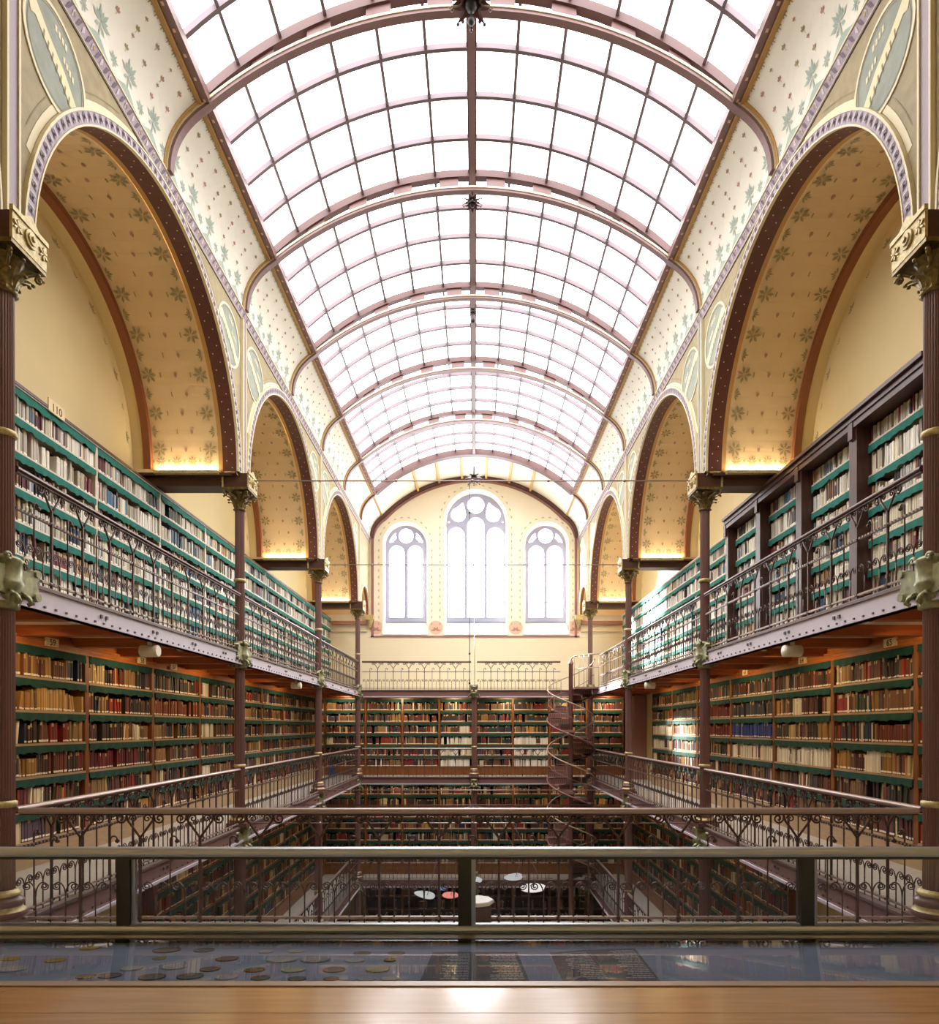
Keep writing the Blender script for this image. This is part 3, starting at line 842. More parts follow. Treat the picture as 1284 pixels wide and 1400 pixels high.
def railing(x, y, z, L, rz, label, full=True, grp='iron railings of the galleries'):
    t = thing('railing', label, 'railing', (x, y, z), rz, grp)
    n = max(1, round(L/.51)); p = L/n
    h = mb('rail_hand' if z < 1 else 'rail_upper'); pr = [(-.034, .965), (-.03, .985), (-.012, .995), (.012, .995), (.03, .985), (.034, .965), (.026, .948), (-.026, .948)]
    h.smooth = True; h.grid(lambda u, i: (u, pr[i % 8][0], pr[i % 8][1]), [0, L], range(9)); h.smooth = False
    for u in (0, L): h.poly([(u, a, b) for a, b in pr])
    h.use('rail_iron'); h.box(0, L, -.02, .02, .935, .95)
    ob('handrail', h, t)
    ob('mid_rail', rope_mesh(L), t)
    b = mb('rail_hand'); b.box(0, L, -.016, .016, .05, .07); b.box(0, L, -.03, .03, 0, .012)
    nf = int(L/.13)
    for i in range(nf): b.lathe([(0, .035), (.013, .045), (.013, .055), (0, .065)], 6, (.06+i*.13, -.02, .01))
    ob('bottom_rail', b, t)
    for i in range(n+1):
        if i > 0 and i < n or not full or True:
            if 0 < i < n:
                ob('post', cached('post', post_mesh), t, (i*p, 0, 0)); ob('scroll_bracket', cached('yb', ybracket_mesh), t, (i*p, 0, 0))
        if i < n:
            ob('hook_bar', cached('hook', hook_mesh), t, ((i+.5)*p, 0, 0))
            for q in (.25, .75): ob('scroll_bar', cached('fnt', fountain_mesh), t, ((i+q)*p, 0, 0))
    return t
LV = {3: 'upper', 2: 'middle', 1: 'lowest'}
railing(-XF+.1, D, DECK[2], 2*XF-.2, 0, 'front iron railing with long handrail just beyond the glass screen', grp='front railing')
SEG = ['nearest the viewer', 'between second and third columns', 'between third and corner columns']
for lv in (3, 2, 1):
    for s, side in SIDES:
        for k in (1, 2, 3):
            if lv == 1 and k == 1: continue
            y0 = k*D+.1; L = D-.2
            if lv == 3 and s > 0 and k == 3: L = 3.55
            if s < 0: railing(-XF-.02, y0, DECK[lv], L, R(90), f'{LV[lv]} {side} gallery iron railing, section {SEG[k-1]}')
            else: railing(XF+.02, y0, DECK[lv], L, R(90), f'{LV[lv]} {side} gallery iron railing, section {SEG[k-1]}')
railing(-XF+.1, 22.42, DECK[3], XF-.2, 0, 'upper back gallery iron railing under the windows, left half')
railing(.1, 22.42, DECK[3], 2.85, 0, 'upper back gallery iron railing under the windows, right half by staircase')
for lv in (2, 1):
    railing(-XF+.1, 22.42, DECK[lv], XF-.2, 0, f'{LV[lv]} back gallery iron railing left of the middle column')
    railing(.1, 22.42, DECK[lv], 2.6, 0, f'{LV[lv]} back gallery iron railing between middle column and staircase')

# tie rods across the hall
for y, z, lab in ((2*D, 4.22, 'thin iron tie rod across the hall between second column capitals'), (3*D, 4.18, 'thin iron tie rod across the hall between third column capitals'),
                  (2*D, -1.63, 'thin iron tie rod between second columns at middle deck height'), (3*D, -1.60, 'thin iron tie rod between third columns at middle deck height')):
    m = mb('rail_hand'); m.tube([(-W+.1, 0, 0), (W-.1, 0, 0)], .0115, 8)
    for x in (-2.6, -1.3, 0, 1.3, 2.6): m.lathe([(0, -.03), (.028, -.01), (.028, .01), (0, .03)], 8, (x, 0, 0))
    thing('tie_rod', lab, 'tie rod', (0, y, z), 0, None, m)

# ================================================================== BOOKCASES AND BOOKS
UP_PAL = ['#B4AA94', '#9C927E', '#C8BDA4', '#CFC6B2', '#DDD6C6', '#BFB49C', '#E8E3D6', '#A89E8C', '#D8CDB4', '#C4BBAA', '#EDE9DE', '#B8AFA2', '#8E8577', '#E1D8C0', '#CFCBC4']
UP_ACC = ['#2C3448', '#1F2A3A', '#5A2A2E', '#6E7F8E', '#34302E', '#8C6A52', '#7A3038', '#4A6A86', '#54503F', '#B08A60']
LO_PAL = ['#4A3226', '#5A3A28', '#3A2A24', '#6B3426', '#704A30', '#2E2422', '#552A28', '#7A5A40', '#33322C', '#5E3A2C', '#94744E', '#403430']
LO_ACC = ['#7E2420', '#94301F', '#C2A878', '#D8C7A0', '#2A3A34', '#26304A', '#8A2A2A', '#B98A4A', '#E2D8C2', '#5C4A5A', '#9A7038']
CNAME = [('cream', (.75, .7, .55)), ('white', (.85, .83, .78)), ('grey', (.38, .37, .35)), ('navy', (.03, .04, .09)), ('maroon', (.12, .03, .03)), ('brown', (.1, .055, .03)),
         ('red', (.28, .03, .02)), ('tan', (.42, .28, .14)), ('black', (.03, .025, .02)), ('blue', (.08, .14, .3)), ('beige', (.55, .48, .36)), ('green', (.03, .05, .04))]
def cname(c): return min(CNAME, key=lambda k: sum((a-b)**2*(3 if i < 2 else 2) for i, (a, b) in enumerate(zip(k[1], c))))[0]
BOOKS = {'upper': [], 'lower': []}
def fill_row(w, clear, pal, acc, pacc, theme=None, sparse=0.0):
    """one row of books: (x, thickness, height, depth, colour, lean)"""
    out = []; x = rnd.uniform(0, .02); run = 0; col = None; h = .24
    while x < w-.02:
        if run <= 0:
            if rnd.random() < .2: run = rnd.randint(3, 9)
            else: run = 1
            base = rnd.choice(acc) if rnd.random() < pacc else rnd.choice(pal)
            if theme and rnd.random() < .9: base = rnd.choice(theme)
            col = srgb(base)[:3]; h = rnd.uniform(.21, min(.31, clear)); t0 = rnd.uniform(.016, .046)
            if rnd.random() < sparse: x += rnd.uniform(.1, .4); continue
        t = t0*rnd.uniform(.9, 1.1); run -= 1
        if x+t > w-.005: break
        k = rnd.uniform(.72, 1.15)
        lean = rnd.choice((-1, 1))*rnd.uniform(.06, .17) if rnd.random() < .09 else 0.0
        if lean > 0: x += h*math.sin(lean)*.5
        out.append((x, t, h*rnd.uniform(.97, 1.03), rnd.uniform(.16, .2), tuple(min(1, c*k) for c in col), lean))
        x += t+.0012
        if lean < 0: x += h*math.sin(-lean)*.5
        if rnd.random() < .015: x += rnd.uniform(.04, .14)
    return out
def valance_mesh(w, mt, h):
    m = mb(mt); n = max(8, int(w/.035)); ph = rnd.uniform(0, 9)
    pts = []
    for i in range(n+1):
        x = w*i/n; wv = .006*math.sin(x*31+ph)+.004*math.sin(x*77+ph*2)
        dr = h*(1+.10*math.sin(x*19+ph)+.09*math.sin(x*47+ph*3)+rnd.uniform(-.06, .06))
        pts.append((x, wv, dr))
    m.smooth = True
    m.grid(lambda i, j: (pts[i][0], -.004+pts[i][1]*j/2, -pts[i][2]*j/2), range(n+1), range(3))
    m.grid(lambda i, j: (pts[i][0], .002+pts[i][1]*j/2, -pts[i][2]*j/2), range(n+1), range(3))
    return m.mesh('valance')
def bookcase(x, y, z0, w, H, shelves, rz, label, kind, grp, uprw, m_up, m_sh, m_val, dep=.29, top='plain', plate=None, phrase='', theme={}, sparse=0.0, valh=.09, rec=0.0, oblique=True):
    """local x along the front, y into the wall, z up; shelves = heights of the row bottoms"""
    t = thing('bookcase', label, 'bookcase', (x, y, z0), rz, grp)
    for u in (0, w-uprw):
        p = mb(m_up); p.box(u, u+uprw, 0, dep, 0, H); ob('upright', p, t)
    p = mb('shelf_back'); p.box(uprw, w-uprw, dep-.02, dep, 0, H); ob('back_panel', p, t)
    iw = w-2*uprw
    M = Matrix.Translation((x, y, z0+E)) @ Matrix.Rotation(rz, 4, 'Z') @ Matrix.Translation((0, rec, 0))
    tops = [H-(.2 if top != 'plain' else .05)]+[s-.03 for s in shelves[:-1]]
    if top == 'oak':
        c = mb('oak_warm'); c.box(0, w, -.03, dep, H-.16, H-.11); c.box(0, w, -.06, dep, H-.11, H-.085); c.box(0, w, -.02, dep, H-.19, H-.16); c.box(0, w, -.01, dep, H-.085, H)
        co = ob('cornice', c, t); tops[0] = H-.19
    elif top == 'dark':
        c = mb('walnut_dark'); c.box(0, w, -.05, dep, H-.12, H); c.box(0, w, -.09, dep, H-.05, H); c.box(0, w, -.03, dep, H-.2, H-.12)
        c.box(-.05, .05, -.04, .0, H-.34, H-.12)
        co = ob('cornice', c, t); tops[0] = H-.2
    else:
        c = mb('walnut_dark' if kind == 'upper' and rz > 0 else m_up); c.box(0, w, -.03, dep, H-.035, H); c.use(m_up); c.box(0, w, -.02, dep, H-.05, H-.035); co = ob('cornice', c, t)
    if plate:
        pu = w/2
        if top == 'oak':
            yc_ = y+w/2 if rz > 0 else y-w/2; yn_ = 8.2+1.1*round((yc_-8.2)/1.1); pu = yn_-y if rz > 0 else y-yn_
            pu = min(max(pu, .2), w-.2)
        q = mb('plate_cream'); q.box(pu-.12, pu+.12, -.075, -.05, H-.165, H-.06) if top == 'oak' else q.box(pu-.16, pu+.16, -.035, -.02, H-.06, H+.10)
        po = ob('number_plate', q, co)
        cu = bpy.data.curves.new('number', 'FONT'); cu.body = plate; cu.size = .115 if top == 'oak' else .14; cu.align_x = 'CENTER'; cu.extrude = .001
        to = bpy.data.objects.new('number', cu); me = bpy.data.meshes.new_from_object(to); bpy.data.objects.remove(to)
        me.materials.clear(); me.materials.append(MATS['plate_ink'])
        no = ob('number', me, t, (pu, -.0765 if top == 'oak' else -.0365, (H-.152) if top == 'oak' else H-.035)); no.rotation_euler = (R(90), 0, 0)
    b = mb(m_sh); b.box(0, w, rec-.02, dep, 0, max(.03, shelves[-1]-.03)) ; ob('plinth', b, t)
    for i, sz in enumerate(shelves):
        sm = mb(m_sh); sm.box(uprw, w-uprw, rec-.006, dep-.02, sz-.028, sz); so = ob('shelf', sm, t)
        if i < len(shelves)-1 and valh: 
            ob('valance', valance_mesh(iw, m_val, valh), so, (uprw, rec-.012, sz-.028))
        clear = (tops[i]-sz)-.04
        pal, acc, pa = (UP_PAL, UP_ACC, .33) if kind == 'upper' else (LO_PAL, LO_ACC, .34)
        for bi, bk in enumerate(fill_row(iw-.01, max(.2, min(.31, clear)), pal, acc, pa, theme.get(i), sparse)):
            bx, bt, bh, bd, bc, ln = bk
            BOOKS[kind].append((M @ Vector((uprw+.005+bx+bt/2, .03, sz+bh/2)), M, uprw+.005+bx, sz, bk, i, bi, phrase, len(shelves)))
    if valh and top != 'dark': ob('valance', valance_mesh(iw, m_val, valh*1.1), co, (uprw, -.004, tops[0]))
    return t
UPZ = [2.37, 1.96, 1.54, 1.14, .76, .39, .04]       # row bottoms above the upper deck
LOZ = [2.30, 1.89, 1.49, 1.09, .69, .31]           # above the middle deck
L1Z = [2.83, 2.42, 2.01, 1.60, 1.19, .78, .37]     # above the lowest deck
def nth(i, n): return 'nearest' if i == 0 else ('farthest' if i == n-1 else ordinal(i+1))
def lab_case(i, n, side, where, extra): 
    return f'{nth(i, n)} {side} {where} bookcase{"" if i in (0, n-1) else " from the front"}, {extra}'
# upper left
ys = [7.41+1.87*k for k in range(9)]
for i, y in enumerate(ys):
    w = min(1.87, 24.25-y)
    bookcase(-5.31, y, DECK[3], w, 2.74, UPZ, R(90), lab_case(i, len(ys), 'left', 'upper gallery', 'pale books under teal valances'), 'upper', 'upper gallery bookcases', .03, 'shelf_cream', 'shelf_cream', 'valance_teal',
             plate='110' if i == 0 else None, phrase=f'{nth(i, len(ys))} left upper bookcase')
# upper right: four dark projecting cases, then flush cases
ys = [7.11, 8.55, 9.99, 11.43]
for i, y in enumerate(ys):
    bookcase(4.98, y+1.44, DECK[3], 1.44, 2.80, UPZ, R(-90), f'{ordinal(i+1)} of the dark wooden projecting bookcases from the right front column', 'upper', 'dark projecting bookcases', .085, 'walnut_dark', 'shelf_cream', 'valance_teal', dep=.5, top='dark', rec=.16,
             phrase=f'{ordinal(i+1)} dark right bookcase')
ys = [12.87, 13.75, 15.65, 17.6, 19.6, 21.5, 23.4]
for i, (y, y2) in enumerate(zip(ys[:-1], ys[1:])):
    bookcase(5.31, y2, DECK[3], y2-y, 2.74, UPZ, R(-90), f'{ordinal(i+1)} pale flush bookcase beyond the dark ones, right upper gallery', 'upper', 'upper gallery bookcases', .03, 'shelf_cream', 'shelf_cream', 'valance_teal',
             phrase=f'{ordinal(i+1)} flush right upper bookcase')
# middle left
TAN = ['#B98A4E', '#C29A5C', '#A87A40']; RED = ['#6E1F22', '#7A2A2A', '#5A1C22']; BLU = ['#2C3E86', '#34489A']; WHT = ['#E8E2D2', '#DDD2BA', '#F0EBDD']; GRY = ['#3A3E48', '#2C3036']
ys = [7.2+1.853*k for k in range(9)]
th = {0: {1: TAN, 0: ['#A8803E', '#8A5A2A', '#6A3A22']}, 1: {3: RED}, 2: {1: ['#7A3A26', '#8A4A30']}}
for i, y in enumerate(ys):
    w = min(1.853, 23.25-y)
    bookcase(-5.31, y, DECK[2], w, 2.86, LOZ, R(90), lab_case(i, len(ys), 'left', 'middle gallery', 'brown books under dark green valances'), 'lower', 'middle gallery bookcases', .045, 'oak_brown', 'oak_pale', 'valance_green',
             top='oak', plate=str(59-i) if i < 3 else None, phrase=f'{nth(i, len(ys))} left middle bookcase', theme=th.get(i, {}))
ys = [7.82, 9.65, 11.55, 13.5, 15.55, 17.5, 19.5]
ys = [7.82-1.87]+ys
th = {2: {3: WHT}, 3: {1: GRY, 2: BLU, 3: WHT}, 4: {1: RED, 2: RED}, 5: {1: ['#6A6468', '#7A7478'], 0: ['#8A7A40', '#6E5A30']}, 6: {2: WHT, 3: WHT}}
for i, (y, y2) in enumerate(zip(ys[:-1], ys[1:])):
    bookcase(5.31, y2, DECK[2], y2-y, 2.86, LOZ, R(-90), lab_case(i, len(ys)-1, 'right', 'middle gallery', 'brown books under dark green valances'), 'lower', 'middle gallery bookcases', .045, 'oak_brown', 'oak_pale', 'valance_green',
             top='oak', plate=str(66-i) if 0 < i < 4 else None, phrase=f'{nth(i, len(ys)-1)} right middle bookcase', theme=th.get(i, {}))
# back wall, three storeys
xs = [-5.3, -3.86]+[-3.86+1.31*k for k in range(1, 8)]
for lv, zz, H in ((2, LOZ, 2.74), (1, L1Z, 3.27)):
    for i, (x, x2) in enumerate(zip(xs[:-1], xs[1:])):
        nm = {0: 'in the left corner', 7: 'in the right corner'}.get(i, f'{ordinal(i)} from the left corner column')
        bookcase(x, 23.3, DECK[lv], x2-x, H, zz, 0, f'back wall bookcase on the {LV[lv]} gallery, {nm}', 'lower', f'back wall bookcases, {LV[lv]} gallery', .035, 'oak_brown', 'oak_brown', 'valance_green', top='plain',
                 theme={3: WHT, 4: WHT, 5: WHT} if (lv == 2 and i in (3, 5)) else {}, valh=.09)
for i, (x, x2) in enumerate(zip(xs[1:-1], xs[2:])):
    bookcase(x, 23.3, -8.7, x2-x, 3.25, [2.7, 2.25, 1.8], 0, f'ground floor back wall bookcase, {ordinal(i+1)} from left, seen through the railing', 'lower', 'ground floor back wall bookcases', .035, 'oak_brown', 'oak_brown', 'valance_green', valh=0, sparse=.5)
# lowest gallery sides
for s, side in SIDES:
    ys = [11.0+1.853*k for k in range(7)]
    for i, y in enumerate(ys):
        w = min(1.853, 23.25-y)
        a = dict(label=lab_case(i, len(ys), side, 'lowest gallery', 'dim books below the middle deck'), kind='lower', grp='lowest gallery bookcases', uprw=.045, m_up='oak_brown', m_sh='oak_brown', m_val='valance_green', top='plain', valh=.1)
        if s < 0: bookcase(-5.31, y, DECK[1], w, 3.27, L1Z, R(90), **a)
        else: bookcase(5.31, y+w, DECK[1], w, 3.27, L1Z, R(-90), **a)
# --- books: the ones that show largest are things, the rest one mass per kind
def on_screen(p):
    d = p.y
    if d < .5: return None
    return 650.5+(p.x-.058)*896/d, 995-(p.z-E)*896/d
def blocked(p):
    """roughly: hidden behind columns, girders, decks, railing posts"""
    for s in (-1, 1):
        for k in (1, 2, 3, 4):
            f = k*D/p.y
            if f < 1 and abs(.058+(p.x-.058)*f - s*W) < .11: return True
    if abs(p.x) > XF:
        f = (XF-.058*(1 if p.x > 0 else -1))/(abs(p.x)-.058*(1 if p.x > 0 else -1)); z = (p.z-E)*f
        if 1.03 < z < 1.33 or -1.95 < z < -1.62: return True
    return False
def book_faces(M, x, z, bk, rich):
    bx, t, h, d, c, ln = bk
    y0 = .012+(.2-d)*.5 if rich else .012+(.2-d)*.5
    lb = tuple((.86, .80, .66)); pg = (.66, .58, .42)
    zs = [0, h*.05, h*.14, h] if sum(c) < 1.2 else [0, h]
    hs = (int(x*1e4) % 5)
    if hs == 1 or rich and hs == 3: zs = zs[:-1]+[h*.72, h*.80, h]
    L = Matrix.Rotation(ln, 4, 'Y') if ln else None
    def T(a, b, e):
        v = Vector((a-t/2, b, e))
        if L: v = L @ v
        return M @ Vector((x+t/2+v.x, v.y, z+v.z+(abs(math.sin(ln))*t/2 if ln else 0)))
    cols = [0, .2, .8, 1.0] if rich else [0, 1]
    bul = [.006, 0, 0, .006] if rich else [0, 0]
    out = []
    for i in range(len(zs)-1):
        cc = c
        if len(zs) in (4, 6) and i == 1: cc = lb
        elif len(zs) in (4, 6) and i == len(zs)-2 and len(zs) == 6: cc = tuple(v*.55 for v in c) if sum(c) > 1.5 else (.45, .33, .14)
        for k in range(len(cols)-1):
            out.append(([T(t*cols[k], y0+bul[k], zs[i]), T(t*cols[k+1], y0+bul[k+1], zs[i]), T(t*cols[k+1], y0+bul[k+1], zs[i+1]), T(t*cols[k], y0+bul[k], zs[i+1])], cc))
    y1 = y0+d; ya = y0+bul[0]
    out.append(([T(0, y1, 0), T(0, ya, 0), T(0, ya, h), T(0, y1, h)], c))
    out.append(([T(t, ya, 0), T(t, y1, 0), T(t, y1, h), T(t, ya, h)], c))
    if rich: out.append(([T(0, ya, h), T(t*.2, y0, h), T(t*.8, y0, h), T(t, ya, h), T(t, y1, h), T(0, y1, h)], pg))
    else: out.append(([T(0, ya, h), T(t, ya, h), T(t, y1, h), T(0, y1, h)], pg))
    if rich: out.append(([T(0, ya, 0), T(t, ya, 0), T(t, y1, 0), T(0, y1, 0)], c)); out.append(([T(0, y1, 0), T(t, y1, 0), T(t, y1, h), T(0, y1, h)], c))
    return out
def color_mesh(name, faces, origin=Vector((0, 0, 0))):
    v = []; f = []; cs = []
    for pts, c in faces:
        b = len(v); v += [tuple(p-origin) for p in pts]; f.append(list(range(b, b+len(pts)))); cs += [c]*len(pts)
    me = bpy.data.meshes.new(name); me.from_pydata(v, [], f)
    ca = me.color_attributes.new('cover', 'FLOAT_COLOR', 'CORNER')
    flat = []
    for c in cs: flat += [c[0], c[1], c[2], 1.0]
    ca.data.foreach_set('color', flat); me.materials.append(MATS['book_cover']); me.update()
    return me
SHELF = {7: ['top', 'second', 'third', 'fourth', 'fifth', 'sixth', 'bottom'], 6: ['top', 'second', 'third', 'fourth', 'fifth', 'bottom'], 3: ['top', 'second', 'third']}
for kind, noun in (('upper', 'paperback'), ('lower', 'book')):
    sc = []
    for idx, b in enumerate(BOOKS[kind]):
        p = b[0]; s = on_screen(p)
        if s is None or not b[7] or not (4 < s[0] < 1280 and 4 < s[1] < 1090) or blocked(p): continue
        bx, t, h, d, c, ln = b[4]
        px = abs(p.x-.058)*896*t/p.y**2; py = h*896/p.y
        sc.append((px*py, idx))
    sc.sort(reverse=True); pick = set(i for _, i in sc[:300])
    rest = []
    for idx, (p, M, x, sz, bk, row, bi, phrase, ns) in enumerate(BOOKS[kind]):
        if idx in pick:
            fc = book_faces(M, x, sz, bk, True); o = Vector((p.x, p.y, M.translation.z+sz))
            bo = bpy.data.objects.new(noun, color_mesh(noun, fc, o)); COL.objects.link(bo); bo.location = o
            end = 'near end' if M.to_euler().z > 0 else 'far end'
            tag(bo, f'{cname(bk[4])} {noun}, {ordinal(bi+1)} from {end}, {SHELF[ns][row]} shelf of {phrase}', noun, f'{noun}s shown largest on the {kind} side shelves')
        else: rest += book_faces(M, x, sz, bk, False)
    so = bpy.data.objects.new('books' if kind == 'lower' else 'paperbacks', color_mesh(noun+'_mass', rest)); COL.objects.link(so)
    so['kind'] = 'stuff'
    tag(so, 'remaining rows of old brown and red bound books on all other shelves' if kind == 'lower' else 'remaining rows of pale paper-bound volumes on the upper gallery shelves', 'books')

# ================================================================== GALLERY LAMPS AND ADDED FILL LAMPS
for s, side in SIDES:
    for y, wh in ((8.2, 'near'), (14.9, 'far')):
        t = thing('spotlight', f'white cylindrical spotlight under the {side} upper gallery, the {wh} one', 'lamp', (s*4.02, y, .96), 0, 'white cylinder spotlights under the galleries')
        h = mb('lamp_white'); h.lathe([(0, -.11), (.07, -.11), (.075, -.10), (.075, .10), (.068, .11)], 20); o = ob('housing', h, t); o.rotation_euler = (0, R(90), 0)
        l = mb('lens_glow'); l.disc((0, 0, 0), .066, 20, (0, 1, 0), (0, 0, 1)); ob('lens', l, t, (-s*.108, 0, 0))
        b = mb('lamp_white'); b.box(-.02, .02, -.02, .02, .07, .12); ob('mount', b, t)
    for y in (7.2, 9.8, 12.4, 15.0, 17.6):
        t = thing('ceiling_or_fill_lamp', f'small round added fill lamp under the {side} upper deck, {ordinal(int((y-7.2)/2.6+1.5))} from the front', 'lamp', (s*4.35, y, DECK[3]-.10), 0, 'small lamps under the galleries')
        b = mb('lamp_white'); b.lathe([(0, -.05), (.05, -.045), (.06, 0), (0, 0)], 14); ob('shade', b, t)
        L = bpy.data.lights.new('gallery_or_fill_lamp', 'SPOT'); L.energy = LAMP*4; L.color = (1, .68, .36); L.shadow_soft_size = .05; L.spot_size = R(150); L.spot_blend = .6
        lo = bpy.data.objects.new('gallery_or_fill_lamp', L); COL.objects.link(lo); lo.location = (s*4.35, y, DECK[3]-.26+E)
        lo.rotation_euler = Vector((s*.75, 0, -1)).to_track_quat('-Z', 'Y').to_euler()

def fill_lamp(x, y, z, label, aim):  # fill lamp added under a deck to brighten the dark bookcases
    t = thing('ceiling_or_fill_lamp', label, 'lamp', (x, y, z), 0, 'small lamps under the galleries')
    b = mb('lamp_white'); b.lathe([(0, -.05), (.05, -.045), (.06, 0), (0, 0)], 14); ob('shade', b, t)
    L = bpy.data.lights.new('gallery_or_fill_lamp', 'SPOT'); L.energy = LAMP*(4.5 if z > 0 else 1.6); L.color = (1, .76, .48); L.shadow_soft_size = .06; L.spot_size = R(160); L.spot_blend = .6
    lo = bpy.data.objects.new('gallery_or_fill_lamp', L); COL.objects.link(lo); lo.location = (x, y, z-.16+E)
    lo.rotation_euler = Vector(aim).to_track_quat('-Z', 'Y').to_euler()
for i, x in enumerate((-4.5, -2.6, -.7, 1.2, 3.3, 4.7)):
    for lv in (3, 2):
        fill_lamp(x, 22.62, DECK[lv]-.10, f'small round added fill lamp under the {LV[lv]} back deck, {ordinal(i+1)} from left', (0, .6, -1))
for s, side in SIDES:
    for i, y in enumerate((12.4, 15.6, 18.8)):
        fill_lamp(s*4.4, y, DECK[2]-.10, f'small round added fill lamp under the {side} middle deck, {ordinal(i+1)} from the front', (s*.7, 0, -1))

# ================================================================== SPIRAL STAIRCASE
SX, SY, SR = 3.15, 21.3, .76
st = thing('spiral_staircase', 'brown iron spiral staircase winding down beside the right rear corner', 'staircase', (SX, SY, -8.7))
zz = lambda a: 1.29-1.94*a/(2*PI)+8.7
p = mb('stair_iron'); p.lathe([(.07, 0), (.07, 10.75), (.085, 10.76), (.085, 10.8), (.04, 10.9), (0, 10.92)], 16); ob('newel_post', p, st)
step = R(36)
def tread_mesh():
    m = mb('stair_iron'); n = 4
    for z0, z1 in ((-.03, 0),):
        A = [-step*.06-step*i*1.0/n for i in range(n+1)]
        for i in range(n):
            q = [(.06*math.cos(A[i]), .06*math.sin(A[i])), (SR*math.cos(A[i]), SR*math.sin(A[i])), (SR*math.cos(A[i+1]), SR*math.sin(A[i+1])), (.06*math.cos(A[i+1]), .06*math.sin(A[i+1]))]
            m.poly([(x, y, z1) for x, y in q]); m.poly([(x, y, z0) for x, y in reversed(q)])
            m.poly([(q[1][0], q[1][1], z0-.05), (q[2][0], q[2][1], z0-.05), (q[2][0], q[2][1], z1), (q[1][0], q[1][1], z1)])
    return m.mesh('tread')
def riser_mesh():
    m = mb('stair_iron'); m.box(.06, SR, -.008, .008, 0, .165)
    m.use('rail_iron')
    for i in range(8): m.box(.14+i*.075, .16+i*.075, -.01, .01, .04, .13)
    return m.mesh('riser')
tm, rm = tread_mesh(), riser_mesh()
ns = 33
for i in range(1, ns):
    a = i*step
    to = ob('tread', tm, st, (0, 0, zz(a)), a+step*.5); to.rotation_euler = (0, 0, a+step*.5)
    ro = ob('riser', rm, st, (0, 0, zz(a)), a-step*.5)
    b = mb('stair_iron'); ob('baluster', cached('sbal', lambda: (lambda m: (m.tube([(SR-.02, 0, 0), (SR-.02, 0, .88)], .010, 6), m.mesh('baluster'))[1])(mb('stair_iron'))), st, (0, 0, zz(a)), a)
h = mb('stair_hand'); h.tube([(SR*math.cos(a-.0), SR*math.sin(a), zz(a)+.9) for a in lin(-.2, ns*step, 220)], .022, 8); ob('handrail', h, st)
h = mb('stair_iron'); h.tube([((SR-.02)*math.cos(a-.0), (SR-.02)*math.sin(a), zz(a)+.45) for a in lin(0, ns*step, 220)], .009, 6); ob('mid_rail', h, st)
h = mb('stair_iron'); h.tube([(SR*math.cos(a-.0), SR*math.sin(a), zz(a)-.1) for a in lin(.3, ns*step, 220)], .028, 6); ob('stringer', h, st)
l = mb('stair_iron'); l.box(.05, .78, -.7, .35, 9.93, 9.99); ob('landing', l, st)
l = mb('stair_hand'); l.tube([(0, 0, 10.9), (.05, -.05, 11.0), (.2, -.12, 11.03), (.78, -.75, 11.03)], .02, 8)
for i in range(6): l.tube([(.1+.69*i/5*.98, -.1-.62*i/5, 10.0), (.1+.69*i/5*.98, -.1-.62*i/5, 11.03)], .011, 6)
l.tube([(.1, -.1, 10.6), (.78, -.74, 10.6)], .012, 6)
ob('landing_rail', l, st)

# ================================================================== PENDANTS AND BOSSES
def boss(y, z, sc, label, ball):
    t = thing('ceiling_boss', label, 'boss', (0, y, z), 0, 'leafy bosses hanging from the skylight ribs')
    m = mb('dark_metal'); m.lathe([(0, -.12), (.05, -.1), (.09, -.03), (.06, .05), (.02, .12), (.015, .3)], 12)
    ob('core', m, t).scale = (sc,)*3
    m = mb('rib_dark')
    for i in range(8): leaf(m, 2*PI*i/8, .05, .02, -.14, .16, .05)
    for i in range(8): leaf(m, 2*PI*(i+.5)/8, .05, .06, -.04, .2, .05)
    ob('leaves', m, t).scale = (sc,)*3
    if ball:
        m = mb('dark_metal'); m.lathe([(.008, .0), (.008, -.1)], 6); m.lathe([(0, -.2), (.035, -.185), (.05, -.15), (.035, -.115), (0, -.1)], 12); ob('ball', m, t, (0, 0, -.1*sc))
boss(1.5*D-.15, 9.16, 1.15, 'large dark leafy boss at the ridge, top edge of the picture', True)
boss(2*D, 8.98, .7, 'small dark leafy boss at the ridge below the second skylight rib', False)
boss(2.5*D, 8.9, .5, 'small leafy boss with ball under the third skylight rib', True)
boss(22.1, 8.42, 1.3, 'dark leafy boss hanging above the tall middle window', False)
t = thing('hanging_rod', 'thin vertical iron rod hanging from leafy boss down past middle window', 'rod', (0, 22.1, 1.25), 0)
m = mb('dark_metal'); m.tube([(-.15, 0, 0), (-.15, 0, 7.1)], .012, 6); ob('rod', m, t)
m = mb('dark_metal')
for z in (.25, 1.25, 6.0): m.lathe([(0, -.05), (.035, -.02), (.035, .02), (0, .05)], 8, (-.15, 0, z))
ob('knobs', m, t)
m = mb('rib_dark'); m.tube([(.02, 0, 0), (.02, 0, 2.6)], .009, 6); ob('chain', m, t)

